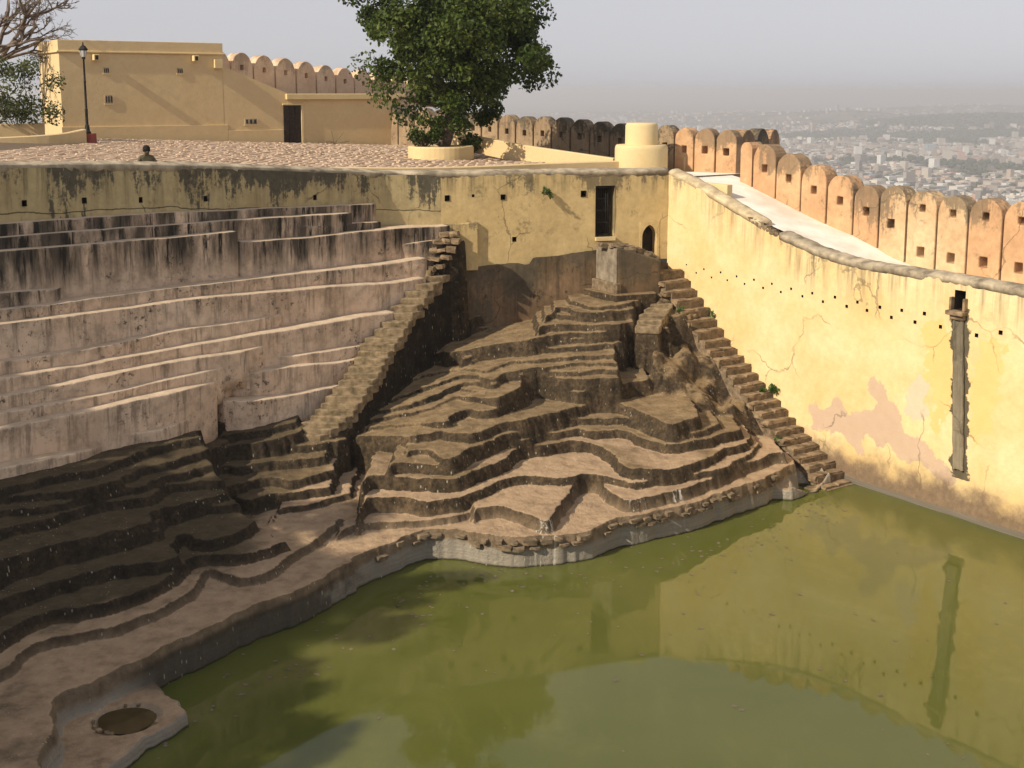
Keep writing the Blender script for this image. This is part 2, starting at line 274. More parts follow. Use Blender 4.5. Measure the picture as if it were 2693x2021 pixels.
# worn step edges (x, y, z) of the rock, and edges of the plastered tiers
ROCK=[
 ('ledge',[(-7.52,18.13,0.22),(-7.85,19.2,0.22),(-8.26,20.39,0.22),(-7.94,21.26,0.22),(-7.22,22.11,0.22),(-6.72,21.61,0.22),(-6.4,21.24,0.22),(-5.56,20.16,0.22),(-6.03,19.24,0.22),(-6.48,18.2,0.22)]),
 ('C0',[(-7.03,17.35,0.72),(-7.36,18.23,0.72),(-7.39,18.81,0.72),(-7.65,19.44,0.72),(-7.68,19.88,0.72),(-7.32,20.35,0.72),(-7.12,20.75,0.72),(-6.74,21.17,0.72),(-6.44,21.63,0.72),(-5.86,22.43,0.72),(-5.47,23.08,0.72),(-4.98,23.66,0.72),(-4.32,24.49,0.72),(-3.8,25.25,0.72),(-3.41,26.2,0.72),(-2.82,26.95,0.72),(-2.31,27.65,0.72),(-1.5,27.98,0.72),(-0.65,27.56,0.72),(0.03,27.38,0.72),(0.8,27.53,0.72),(1.7,27.83,0.72),(2.44,28.56,0.72),(3.3,29.07,0.72),(4.19,29.6,0.72),(5.15,30.39,0.72),(6.19,31.34,0.72),(6.92,32.07,0.72),(7.61,33.01,0.72),(7.9,33.22,0.72)]),
 ('D',[(-4.02,27.19,0.9),(-3.73,27.78,0.9),(-3.39,28.01,0.9),(-2.35,28.09,0.9),(-1.52,28.4,0.9),(-1.1,28.72,0.9),(-0.68,29.13,0.9)]),
 ('C1',[(-0.96,28.41,1.02),(-0.78,28.73,1.02),(-0.24,28.7,1.02),(0.45,28.06,1.02),(0.81,27.75,1.02),(1.03,28.14,1.02),(1.31,29.19,1.02),(1.61,30.24,1.02),(2.05,30.88,1.02),(2.48,29.79,1.02),(2.87,29.19,1.02),(3.63,29.62,1.02),(4.5,30.24,1.02),(5.24,30.97,1.02),(6.36,32.35,1.02),(7.12,33.08,1.02),(7.52,33.23,1.02),(7.56,32.55,1.02)]),
 ('C2',[(-3.6,27.57,1.3),(-3.53,28.13,1.3),(-3.39,28.71,1.29),(-2.66,28.71,1.28),(-1.95,28.52,1.27),(-1.32,28.8,1.26),(-0.79,29.3,1.26),(-0.25,30.03,1.25),(0.48,30.43,1.24),(1.33,30.23,1.23),(1.98,30.72,1.22),(2.59,30.47,1.21),(3.13,30.12,1.2),(4.01,30.44,1.19),(5.26,31.15,1.18),(6.01,32.06,1.17),(6.69,33.14,1.16),(6.95,33.8,1.16)]),
 ('C3',[(-3.66,28.57,1.62),(-3.36,29.25,1.62),(-2.81,29.26,1.61),(-2.15,29.18,1.6),(-1.34,29.31,1.59),(-0.7,30.01,1.59),(-0.09,30.9,1.58),(0.33,31.94,1.57),(0.93,32.12,1.55),(1.55,32.62,1.53),(2.15,32.47,1.51),(2.56,31.58,1.5),(2.78,30.72,1.49),(3.15,30.38,1.47),(4,30.38,1.44),(4.98,31.25,1.42),(5.75,32.34,1.4),(6.51,33.17,1.38),(6.8,33.87,1.37)]),
 ('C4',[(-3.04,29.24,1.88),(-2.76,29.58,1.87),(-2,29.53,1.84),(-1.64,29.53,1.83),(-1.4,29.82,1.82),(-0.91,30.54,1.8),(-0.13,31.57,1.78),(0.42,32.03,1.76),(0.99,32.62,1.75),(1.6,32.89,1.74),(1.92,33.12,1.74),(2.31,32.93,1.73),(2.83,33.17,1.72),(3.23,32.88,1.71),(3.58,32.2,1.71),(4.09,31.83,1.7),(4.66,31.97,1.69),(5.27,32.4,1.68),(5.94,33.05,1.67),(6.47,33.6,1.66)]),
 ('C5',[(-2.72,30.01,1.99),(-2.34,30.39,1.99),(-1.93,30.12,1.99),(-1.64,29.5,1.98),(-1.27,29.86,1.98),(-1.04,30.41,1.98),(-0.39,31.28,1.98),(0.29,32.09,1.97),(0.99,32.76,1.96),(1.61,33.3,1.94),(1.95,33.57,1.94),(2.58,33.63,1.92),(3.08,33.68,1.91),(3.41,33.27,1.9),(3.88,32.37,1.88),(4.25,32.05,1.87),(4.69,32.24,1.86),(5.33,32.81,1.85),(5.79,33.38,1.84)]),
 ('C6',[(-2.51,30.87,2.2),(-1.92,31.24,2.21),(-1.59,31.02,2.21),(-1.05,30.9,2.22),(-0.66,31.27,2.23),(-0.13,31.96,2.23),(0.43,32.35,2.24),(1,32.92,2.23),(1.52,33.36,2.23),(2.02,33.96,2.22),(2.63,34.34,2.21),(3.05,34.12,2.21),(3.42,33.45,2.2),(3.78,32.81,2.2),(4.19,32.03,2.19),(4.71,32.42,2.19),(5.21,32.98,2.18)]),
 ('C7',[(-1.64,31.68,2.42),(-1.53,32.08,2.43),(-1.24,32.46,2.44),(-0.68,32.26,2.46),(-0.27,32.74,2.48),(0.15,33.29,2.5),(0.44,33.89,2.51),(0.6,34.54,2.52),(1.04,34.62,2.54),(1.65,34.16,2.56),(1.97,34.14,2.58),(2.34,34.39,2.59),(2.81,34.49,2.61),(3.56,34.94,2.64),(4.04,35.26,2.66)]),
 ('C7b',[(-1.57,33.64,2.53),(-0.87,33.13,2.64),(-0.41,32.71,2.72),(-0.02,33.15,2.78),(0.33,33.7,2.84)]),
 ('C8',[(-1.44,34.04,2.64),(-0.91,33.6,2.7),(-0.42,33.47,2.76),(-0.02,34.13,2.81),(0.45,34.5,2.86),(0.81,34.67,2.87),(1.66,34.38,2.88),(3.09,34.29,2.9)]),
 ('C9',[(-1.45,34.35,2.76),(-0.86,34.03,2.84),(-0.48,33.56,2.89),(-0.25,34.18,2.92),(0.16,34.4,2.97),(0.75,34.71,3.01),(1.67,34.71,3.03),(3.09,34.71,3.06)]),
 ('C10',[(-1.53,34.74,2.88),(-1.01,34.39,2.95),(-0.62,33.73,3),(-0.39,33.97,3.03),(-0.08,34.37,3.07),(0.45,34.67,3.12),(0.9,34.76,3.13),(1.69,35.19,3.15),(3.05,34.92,3.18)]),
 ('C11',[(-1.29,35.08,3),(-0.72,34.38,3.08),(-0.55,34.53,3.11),(-0.43,34.85,3.13),(-0.08,35.23,3.18),(0.61,35.27,3.26),(1.7,35.47,3.29),(3.09,35.39,3.32)]),
 ('C12',[(-1.24,35.44,3.12),(-0.81,35.81,3.19),(-0.45,36.04,3.25),(0.47,35.84,3.4),(1.73,36,3.45),(2.74,36.09,3.48),(3.3,36.16,3.5)]),
 ('C12b',[(-1.49,35.35,3.2),(-0.9,35.82,3.3),(-0.45,35.98,3.38),(0.16,36.1,3.48),(0.6,35.7,3.55),(1.41,36.32,3.61),(2.76,36.29,3.63),(3.74,36.93,3.65),(4.23,37.14,3.65),(4.69,36.98,3.66)]),
 ('C13',[(-1.96,35.82,3.3),(-0.99,35.76,3.47),(-0.02,35.84,3.64),(0.6,35.8,3.74),(1.38,36.36,3.77),(2,36.46,3.79),(2.73,36.3,3.8),(3.67,36.86,3.82),(4.31,36.96,3.83),(4.79,36.83,3.84)]),
 ('Q1',[(0.72,36.07,4),(0.98,36.65,4),(1.45,36.73,4),(2.16,36.65,4),(3.08,36.48,4),(3.73,36.9,4)]),
 ('Q2',[(0.96,36.81,4.16),(1.29,37.51,4.16),(1.56,37.24,4.16),(2.19,37.21,4.16),(2.82,37.16,4.16),(3.78,37.42,4.16)]),
 ('Q3',[(1.25,37.42,4.32),(1.54,37.89,4.32),(1.88,37.24,4.32),(2.24,37.03,4.32),(2.8,37.03,4.32),(3.8,37.61,4.32)]),
 ('Q4L',[(-1.81,37.76,3.85),(-1.18,38.2,3.93),(-0.74,38.99,3.99),(-0.29,39.43,4.05),(0.85,39.5,4.18),(1.78,39.3,4.3)]),
 ('Q4',[(1.8,38.31,4.46),(2.21,37.54,4.46),(2.63,37.26,4.46),(3.15,37.45,4.46),(3.85,38.11,4.46),(4.46,38.7,4.46)]),
 ('U2',[(-3.4,36.33,3.6),(-2.69,37.54,3.6),(-1.74,37.71,3.6),(-0.57,38.56,3.6),(0.51,39.46,3.6),(1.06,40.02,3.6)]),
 ('W0',[(-3.88,38.18,2.6),(-3,37.42,2.91),(-2.3,36.32,3.16),(-1.94,35.85,3.3)]),
 ('V1',[(-4.21,34.14,2.45),(-3.37,34.47,2.61),(-2.82,34.97,2.72),(-2.25,35.37,2.83),(-1.33,35.18,2.99),(-1.26,35.06,3)]),
 ('V2',[(-4.27,33.37,2.32),(-3.55,33.39,2.46),(-2.74,34.01,2.63),(-2.18,34.29,2.74),(-1.61,34.7,2.86),(-1.5,34.74,2.88)]),
 ('V3',[(-4.3,32.5,2.2),(-3.77,32.75,2.31),(-2.94,32.92,2.46),(-2.26,33.32,2.6),(-1.92,33.81,2.67),(-1.42,34.32,2.76)]),
 ('V4',[(-4.55,32.24,2.1),(-3.47,32.51,2.25),(-2.48,32.74,2.39),(-2.1,32.98,2.45),(-1.71,33.56,2.51),(-1.54,33.63,2.53)]),
 ('V5',[(-4.52,32.06,1.95),(-3.7,32.09,2.08),(-2.58,31.85,2.26),(-1.74,31.5,2.4),(-1.62,31.72,2.42)]),
 ('V6',[(-4.6,31.6,1.8),(-4.13,31.76,1.89),(-3.21,31.27,2.06),(-2.45,30.89,2.2)]),
 ('M1',[(-7.84,30.69,2.5),(-6.7,31.45,2.54),(-4.94,32.86,2.6)]),
 ('M2',[(-7.46,30.53,2.3),(-6.98,30.62,2.33),(-6.32,30.86,2.37),(-5.58,31.49,2.42)]),
 ('M3',[(-7.23,30.2,2.1),(-7.03,30.23,2.12),(-6.47,30.27,2.16),(-5.75,30.62,2.22),(-5.44,31.1,2.25)]),
 ('M4',[(-7.14,29.98,1.95),(-6.9,30.2,1.95),(-6.49,30.34,1.95),(-5.92,30.62,1.95),(-5.26,30.8,1.95),(-4.21,31.43,1.95)]),
 ('M5',[(-7.18,29.68,1.75),(-6.7,29.59,1.75),(-6.38,29.76,1.75),(-6.16,29.94,1.75),(-5.67,30.11,1.75),(-5.18,30.29,1.75),(-4.74,30.6,1.75)]),
 ('M6',[(-6.78,28.75,1.52),(-6.37,29.07,1.52),(-6.06,29.4,1.52),(-5.69,29.44,1.52),(-5.17,29.4,1.52),(-4.45,30.23,1.52)]),
 ('M7',[(-6.72,28.56,1.3),(-6.37,28.45,1.3),(-6.14,28.53,1.3),(-5.62,28.91,1.3),(-5.02,29.19,1.3),(-4.45,29.43,1.3)]),
 ('M8',[(-5.6,27.59,1.08),(-5.63,28.27,1.08),(-4.94,28.68,1.08),(-4.51,29.14,1.08),(-4.11,29.53,1.08),(-4.02,29.45,1.08)]),
 ('E1',[(-9.09,20.13,0.92),(-8.95,20.39,0.92),(-8.85,20.75,0.92),(-8.73,21.41,0.92),(-8.24,21.86,0.92),(-7.57,22.22,0.92),(-7.02,22.75,0.92),(-6.65,23.42,0.92),(-6.41,24.13,0.92),(-6.49,25.15,0.92),(-6.05,24.86,0.92),(-5.56,24.63,0.92),(-5.12,24.89,0.92),(-4.79,25.82,0.92),(-4.26,27.43,0.92),(-3.98,28.56,0.92),(-3.79,29.78,0.92)]),
 ('E2',[(-9.32,20.72,1.2),(-9.23,21.1,1.2),(-8.99,21.92,1.19),(-8.51,22.41,1.19),(-7.94,22.7,1.18),(-7.46,23.05,1.18),(-7.08,23.65,1.17),(-6.87,24.27,1.17),(-6.83,24.98,1.17),(-6.65,25.32,1.17),(-5.94,25.27,1.16),(-5.26,25.63,1.15),(-4.88,26.06,1.15)]),
 ('E3',[(-9.68,21.64,1.5),(-9.56,21.97,1.5),(-9.3,22.43,1.49),(-8.85,23.03,1.47),(-8.34,23.54,1.46),(-7.74,24.01,1.45),(-7.13,24.23,1.43),(-6.88,24.64,1.43),(-7.16,25.18,1.43),(-7.14,25.82,1.43),(-6.73,25.48,1.42),(-6.04,25.8,1.41),(-5.77,26.72,1.4)]),
 ('E4',[(-9.89,22.17,1.78),(-9.8,22.59,1.77),(-9.4,23.31,1.75),(-8.91,23.88,1.72),(-8.18,24.56,1.69),(-7.68,25.17,1.67),(-7.5,25.41,1.66),(-7.63,26.15,1.66),(-7.46,26.56,1.65),(-6.84,27.02,1.62),(-6.16,27.33,1.6)]),
 ('E5',[(-9.98,22.43,2),(-9.82,22.69,1.99),(-9.24,23.54,1.95),(-8.57,24.3,1.91),(-8,24.93,1.88),(-7.69,25.41,1.86),(-7.77,26.03,1.86),(-7.47,26.46,1.84),(-7.07,26.92,1.82),(-6.54,27.49,1.8)]),
 ('E6',[(-10.42,23.51,2.25),(-10.26,23.82,2.23),(-9.58,24.51,2.19),(-9.31,25.08,2.16),(-8.77,25.71,2.12),(-8.14,26.13,2.09),(-7.94,26.5,2.07),(-7.93,27.01,2.07),(-7.46,27.44,2.04),(-6.67,27.73,2)]),
 ('E7',[(-10.72,24.27,2.42),(-10.54,24.52,2.41),(-9.71,24.87,2.36),(-9.26,25.41,2.33),(-8.85,25.96,2.31),(-8.26,26.55,2.27),(-8.16,26.92,2.26),(-7.85,27.32,2.25),(-7.03,28.36,2.2)]),
 ('E8',[(-10.88,24.68,2.58),(-10.67,24.86,2.57),(-9.85,25.28,2.53),(-8.91,25.72,2.49),(-8.58,26.61,2.47),(-8.43,27.17,2.46),(-7.86,27.8,2.43),(-7.27,28.95,2.4)]),
 ('E9',[(-10.88,24.69,2.75),(-10.69,24.95,2.74),(-9.99,25.67,2.71),(-9.21,26.35,2.69),(-8.86,27.2,2.67),(-8.61,27.79,2.66),(-8.24,28.41,2.64),(-7.54,29.2,2.62)]),
]
TIERS=[
 ('L1',[(-12.15,28.55,7.88),(-10.2,30.84,7.83),(-7.49,33.84,7.72),(-4.11,37.14,7.6)]),
 ('L2',[(-12.06,28.29,7.59),(-9.81,30.93,7.53),(-7.44,33.55,7.47),(-4.68,36.25,7.41)]),
 ('L3',[(-11.96,28.01,7.29),(-9.73,30.62,7.22),(-7.38,33.25,7.18)]),
 ('L3b',[(-6.52,34.48,7.16),(-3.94,37,7.08)]),
 ('L3c',[(-7.35,33.3,6.9),(-5.73,34.89,6.85),(-4.1,36.48,6.88),(-2.43,37.55,6.84),(-1.91,37.81,6.86)]),
 ('L4b',[(-3.77,36.7,6.36),(-2.28,37.54,6.46)]),
 ('L4a',[(-11.91,27.74,6.37),(-10.53,29.34,6.3)]),
 ('L4',[(-11.83,27.49,6.04),(-10.22,29.36,5.98),(-8.66,31.2,5.98),(-6.47,33.52,5.93),(-3.87,36.07,5.89),(-2.56,36.99,5.98)]),
 ('L5',[(-11.71,27.17,5.75),(-10.12,29.02,5.67),(-8.74,30.65,5.66),(-7.18,32.4,5.61),(-3.83,35.68,5.4),(-2.58,36.65,5.44)]),
 ('L6',[(-11.64,26.86,4.95),(-9.82,28.97,4.93),(-8.51,30.51,4.98),(-7.36,31.87,4.92),(-5.9,33.3,4.94)]),
 ('L7',[(-11.54,26.57,4.61),(-9.96,28.38,4.6),(-8.44,30.18,4.61),(-6.32,32.51,4.59),(-4.22,34.56,4.65),(-3.78,35,4.61),(-3.37,35.4,4.61)]),
 ('L8',[(-11.43,26.28,4.3),(-9.88,28.07,4.3),(-8.36,29.85,4.33),(-6.23,32.22,4.26)]),
 ('L8b',[(-6.24,32.23,3.95),(-4.71,33.73,3.89),(-4.07,34.36,3.86)]),
 ('L9',[(-11.36,26.06,4.01),(-10.77,26.73,3.99),(-9.23,28.52,3.94),(-8.31,29.61,3.98),(-7.03,31.12,3.97)]),
 ('L9b',[(-6.99,31.2,3.65),(-5.86,32.33,3.7),(-4.68,33.48,3.58),(-4.13,34.02,3.57)]),
 ('L10',[(-11.24,25.7,3.72),(-9.58,27.61,3.71),(-8.36,29.03,3.74),(-7.21,30.39,3.71)]),
 ('L11b',[(-7.05,30.61,3.08),(-5.8,31.92,2.99),(-4.6,33.1,2.95)]),
 ('L12',[(-11.12,25.3,2.99),(-9.92,26.66,2.94),(-9.21,27.5,2.83)]),
 ('L12b',[(-8.89,28.06,2.92),(-8.32,28.74,2.94),(-7.59,29.59,2.98)]),
]
def rock_mat():
    b = NB('step_rock'); z = b.sep(b.pos)[2]; nz = b.sep(b.geo.outputs['Normal'])[2]
    n1 = b.noise(.55, 5, .6); n2 = b.noise(2.6, 8, .66); n3 = b.noise(11, 8, .7)
    riser = b.ramp(n2, [(.3, (.026, .019, .012)), (.5, (.085, .059, .034)), (.7, (.17, .116, .066))])
    riser = b.mix(b.ramp(n3, [(.4, .7), (.6, 0)]), riser, (.02, .018, .013))
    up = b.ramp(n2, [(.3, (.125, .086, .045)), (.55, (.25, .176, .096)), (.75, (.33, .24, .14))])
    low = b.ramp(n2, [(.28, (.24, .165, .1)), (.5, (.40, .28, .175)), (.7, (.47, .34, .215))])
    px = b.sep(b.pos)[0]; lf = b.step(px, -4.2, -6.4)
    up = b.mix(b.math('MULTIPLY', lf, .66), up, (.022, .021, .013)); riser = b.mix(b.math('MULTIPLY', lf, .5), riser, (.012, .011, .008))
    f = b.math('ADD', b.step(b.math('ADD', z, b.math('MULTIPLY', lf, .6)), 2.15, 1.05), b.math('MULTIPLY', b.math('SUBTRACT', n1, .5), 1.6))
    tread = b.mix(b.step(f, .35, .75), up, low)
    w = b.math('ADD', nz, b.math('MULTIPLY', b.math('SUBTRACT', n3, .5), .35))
    gully_shade = b.math('MULTIPLY', b.math('MULTIPLY', b.step(px, -5.2, -4.6), b.step(px, -1.0, -2.0)), b.math('MULTIPLY', b.step(b.sep(b.pos)[1], 31.2, 32.2), b.step(b.sep(b.geo.outputs['Normal'])[0], .15, .5)))  # shade of the ridge's right side and gully, painted black into the riser colour
    riser = b.mix(b.math('MULTIPLY', gully_shade, b.ramp(n2, [(.35, .9), (.7, .6)])), riser, (.012, .011, .008))
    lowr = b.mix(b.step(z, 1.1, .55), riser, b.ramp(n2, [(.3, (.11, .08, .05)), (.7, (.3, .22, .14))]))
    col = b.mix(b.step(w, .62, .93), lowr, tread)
    # pale scum left by the falling water along the bank
    zb = b.math('ADD', z, b.math('MULTIPLY', b.math('SUBTRACT', n1, .5), .5))
    band = b.mix(b.noise(1, 6, .6, sc3=(.5, .5, 26)), (.17, .15, .12), (.42, .38, .31))
    col = b.mix(b.math('MULTIPLY', b.math('MULTIPLY', b.step(zb, .5, .36), .92), b.step(nz, .93, .7)), col, band)
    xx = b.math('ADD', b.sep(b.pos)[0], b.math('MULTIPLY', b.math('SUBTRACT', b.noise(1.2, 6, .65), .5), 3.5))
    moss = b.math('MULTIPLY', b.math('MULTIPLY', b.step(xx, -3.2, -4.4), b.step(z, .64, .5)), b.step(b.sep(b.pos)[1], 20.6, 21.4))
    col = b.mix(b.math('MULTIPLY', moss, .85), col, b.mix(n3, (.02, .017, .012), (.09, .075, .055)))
    col = b.mix(b.step(z, .06, .0), col, (.03, .032, .012))
    # lichen and droppings
    v = b.voro(9, (1.5, 1.5, .5)); sp = b.math('MULTIPLY', b.step(b.math('ADD', v.outputs['Distance'], b.math('MULTIPLY', b.sep(v.outputs['Color'])[1], .2)), .3, .2), b.step(b.sep(v.outputs['Color'])[0], .5, .54))
    sp = b.math('MULTIPLY', sp, b.ramp(b.noise(.9, 3), [(.42, 0), (.56, 1)]))
    col = b.mix(b.math('MULTIPLY', sp, .6), col, (.5, .45, .34))
    dr = b.math('MULTIPLY', b.ramp(b.noise(1, 5, .6, sc3=(11, 11, .9)), [(.54, 0), (.6, 1)]), b.math('MULTIPLY', b.step(b.attr('drop'), .35, .8), b.step(nz, .97, .6)))
    col = b.mix(dr, col, (.62, .58, .5))
    col = b.mix(b.math('MULTIPLY', b.step(b.math('ADD', b.attr('drop'), b.math('MULTIPLY', b.math('SUBTRACT', b.noise(5, 7, .7), .5), 2.4)), .9, 1.3), .7), col, (.55, .5, .42))
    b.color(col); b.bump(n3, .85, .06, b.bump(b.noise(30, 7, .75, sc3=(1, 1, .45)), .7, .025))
    b.b.inputs['Roughness'].default_value = .95
    return b.m
def pink_mat():
    b = NB('tier_plaster'); z = b.sep(b.pos)[2]; nz = b.sep(b.geo.outputs['Normal'])[2]; d = b.attr('dtop'); n2 = b.noise(3, 8, .66)
    c = b.mix(b.ramp(b.noise(.45, 6, .6), [(.35, 0), (.65, 1)]), (.66, .48, .34), (.76, .585, .43))
    c = b.mix(b.ramp(b.noise(.9, 7, .65, sc3=(1, 1, .5)), [(.5, 0), (.66, .6)]), c, (.36, .27, .19))
    c = b.mix(b.ramp(n2, [(.32, .45), (.55, 0)]), c, (.13, .095, .065))
    # black algae: heavy on the upper tiers, drips from every edge lower down
    hi = b.step(b.math('ADD', z, b.math('MULTIPLY', b.math('SUBTRACT', b.noise(.5, 4), .5), 1.8)), 5.2, 6.8)
    drip = b.math('MULTIPLY', b.ramp(b.noise(1, 7, .66, sc3=(3.2, 3.2, .35)), [(.47, 0), (.6, 1)]), b.ramp(b.noise(1, 6, .66, sc3=(11, 11, 1.2)), [(.42, 0), (.56, 1)]))
    amt = b.math('ADD', b.math('MULTIPLY', hi, .85), .5)
    drip = b.math('MULTIPLY', drip, b.math('MULTIPLY', amt, b.step(d, 1.5, .1)), clamp=True)
    wash = b.math('MULTIPLY', b.math('MULTIPLY', hi, b.ramp(b.noise(1, 6, .62, sc3=(1.8, 1.8, .3)), [(.34, 0), (.56, .92)])), b.step(d, 1.9, .1))
    sp = b.math('MULTIPLY', b.ramp(b.noise(7, 7, .7), [(.55, 0), (.63, .85)]), b.ramp(b.noise(.8, 4), [(.45, 0), (.6, 1)]))
    c = b.mix(sp, c, (.045, .038, .03))
    c = b.mix(wash, c, (.05, .042, .032)); c = b.mix(drip, c, (.028, .024, .02))
    t = b.ramp(n2, [(.3, (.42, .32, .22)), (.6, (.58, .46, .33))])
    c = b.mix(b.step(nz, .7, .95), c, t)
    b.color(c); b.bump(b.noise(16, 8, .7), .4, .02, b.bump(b.noise(1.3, 4), .5, .1))
    return b.m
def water_mat():
    b = NB('green_water'); p = b.b
    col = b.mix(b.ramp(b.noise(.22, 4, .5), [(.35, 0), (.65, 1)]), (.09, .1, .021), (.115, .118, .03))
    scum = b.math('MULTIPLY', b.ramp(b.noise(.35, 8, .7, sc3=(1, .6, 1), dist=1.2), [(.52, 0), (.7, .35)]), b.ramp(b.noise(4, 6, .7), [(.35, .3), (.65, 1)]))
    col = b.mix(scum, col, (.2, .19, .06))
    b.color(col)
    p.inputs['Roughness'].default_value = .03; p.inputs['IOR'].default_value = 1.33; p.inputs['Specular IOR Level'].default_value = .5
    p.inputs['Subsurface Weight'].default_value = .8; p.inputs['Subsurface Radius'].default_value = (.9, 1.0, .3); p.inputs['Subsurface Scale'].default_value = .45
    b.bump(b.noise(1.1, 3, .5, sc3=(1, 1, 1)), .05, .02)
    return b.m
def leaf_mat(name, c0, c1, c2):
    b = NB(name); r = b.attr('rnd')
    c = b.ramp(r, [(0, c0), (.55, c1), (1, c2)])
    b.color(c); b.b.inputs['Roughness'].default_value = .55
    tr = b.n('ShaderNodeBsdfTranslucent'); b.put(tr.inputs[0], c); ms = b.n('ShaderNodeMixShader'); ms.inputs[0].default_value = .3
    b.l(b.b.outputs[0], ms.inputs[1]); b.l(tr.outputs[0], ms.inputs[2]); b.l(ms.outputs[0], b.out.inputs['Surface'])
    return b.m
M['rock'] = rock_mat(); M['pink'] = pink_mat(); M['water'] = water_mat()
M['leaf'] = leaf_mat('tree_leaf', (.022, .04, .008), (.055, .088, .014), (.13, .15, .028))
M['bushleaf'] = leaf_mat('bush_leaf', (.035, .045, .015), (.08, .10, .03), (.16, .17, .06))
M['weed'] = leaf_mat('weed_leaf', (.03, .06, .012), (.06, .12, .02), (.12, .19, .04))
M['bark'] = simple('bark', (.10, .075, .055), (.22, .17, .13), 9, .95, .7)
# ================================================================ big structure
# --- water
tag(mk('pond_water', [(-14, 3, 0), (16, 3, 0), (16, 40, 0), (-14, 40, 0)], [(0, 1, 2, 3)], M['water']), 'still murky green water filling the stepwell', None, None, 'structure')
# --- right wall frame: s runs from the back corner towards the camera, N points away from the pond
RC = np.array((5.1, 40.4)); RD = np.array((.55915, -.82906)); RN = np.array((.82906, .55915))
def rw(s, off=0., z=0.): p = RC + RD * s + RN * off; return (p[0], p[1], z)
RIM_R = [(0, 8.32), (1.27, 7.97), (2.46, 7.57), (3.59, 7.2), (4.61, 6.84), (5.03, 6.7), (6.04, 6.45), (7.01, 6.28), (8.24, 6.18), (9.94, 6.17), (11.5, 6.15), (13.02, 6.1), (20, 6.0)]
rim_r = lambda s: float(np.interp(s, [a for a, _ in RIM_R], [c for _, c in RIM_R]))
BP = [(-20.5, 19.2), (-15.5, 25.0), (-12.0, 29.0), (-8.6, 33.0), (-4.0, 37.5), (-2.2, 38.2), (5.1, 40.4)]   # plan of the back wall
BZ = [9.3, 9.3, 9.16, 8.92, 8.44, 8.38, 8.32]                                                                # its rim (below the coping)
_bs = [0.]
for a, c in zip(BP, BP[1:]): _bs.append(_bs[-1] + math.hypot(c[0] - a[0], c[1] - a[1]))
def ground(x, y):                                                                                           # height of the upper court
    return _g(np.asarray(x, float), np.asarray(y, float))
_gp = np.array([(-12, 29.5, 8.88), (-9.3, 32.5, 8.72), (-4, 38, 8.2), (-18.8, 52.4, 8.93), (-10.9, 60, 8.48), (-5.6, 65, 8.17), (-2, 48.5, 8.35), (4.5, 43, 8.25), (5.1, 41, 8.2), (-18, 36, 9.1), (-26, 52, 9.2), (8, 60, 7.9)])
def _phi(r): return np.where(r > 1e-9, r * r * np.log(np.maximum(r, 1e-9)), 0)
_r = np.hypot(_gp[:, None, 0] - _gp[None, :, 0], _gp[:, None, 1] - _gp[None, :, 1]); _n = len(_gp)
_A = np.block([[_phi(_r) + 20 * np.eye(_n), np.c_[np.ones(_n), _gp[:, :2]]], [np.c_[np.ones(_n), _gp[:, :2]].T, np.zeros((3, 3))]])
_w = np.linalg.solve(_A, np.r_[_gp[:, 2], 0, 0, 0])
def _g(x, y):
    r = np.hypot(x[..., None] - _gp[:, 0], y[..., None] - _gp[:, 1]); return _phi(r) @ _w[:_n] + _w[_n] + _w[_n + 1] * x + _w[_n + 2] * y
G = lambda x, y: float(ground(x, y))
# --- upper court (ground behind the rim)
xs = np.linspace(-34, 9, 60); ys = np.linspace(24, 80, 70); XX, YY = np.meshgrid(xs, ys)
def behind(x, y, off=.35):
    yl = np.interp(x, [p[0] for p in BP], [p[1] for p in BP]); return y > yl + off
V = np.c_[XX.ravel(), np.maximum(YY, np.interp(XX, [p[0] for p in BP], [p[1] for p in BP]) + .3).ravel(), np.zeros(XX.size)]; V[:, 2] = ground(V[:, 0], V[:, 1])
idx = np.arange(XX.size).reshape(XX.shape)
F = [(idx[j, i], idx[j, i + 1], idx[j + 1, i + 1], idx[j + 1, i]) for j in range(69) for i in range(59)
     if not (V[idx[j, i], 0] > 4.3 and V[idx[j, i], 1] < 52) and V[idx[j, i], 0] < 4.9 - (V[idx[j, i], 1] - 52) * .925 + (V[idx[j, i], 1] > 66) * 99 and V[idx[j, i], 0] < 6 and
     (V[idx[j + 1, i], 1] - V[idx[j, i], 1] > .01 or V[idx[j + 1, i + 1], 1] - V[idx[j, i + 1], 1] > .01)]
court = tag(mk('court_pavement', V, [tuple(int(k) for k in f) for f in F], M['soil'], smooth=True), 'stone-paved upper court behind the stepwell rim', None, None, 'structure')
v, f = prism([(-32, 0), (-15.6, 0), (-15.6, 16), (-20.7, 19.3), (-22.5, 30), (-32, 30)], -1., 8.72); tag(mk('near_bank', v, f, M['soil']), 'earth bank on the near left side of the stepwell', None, None, 'structure')
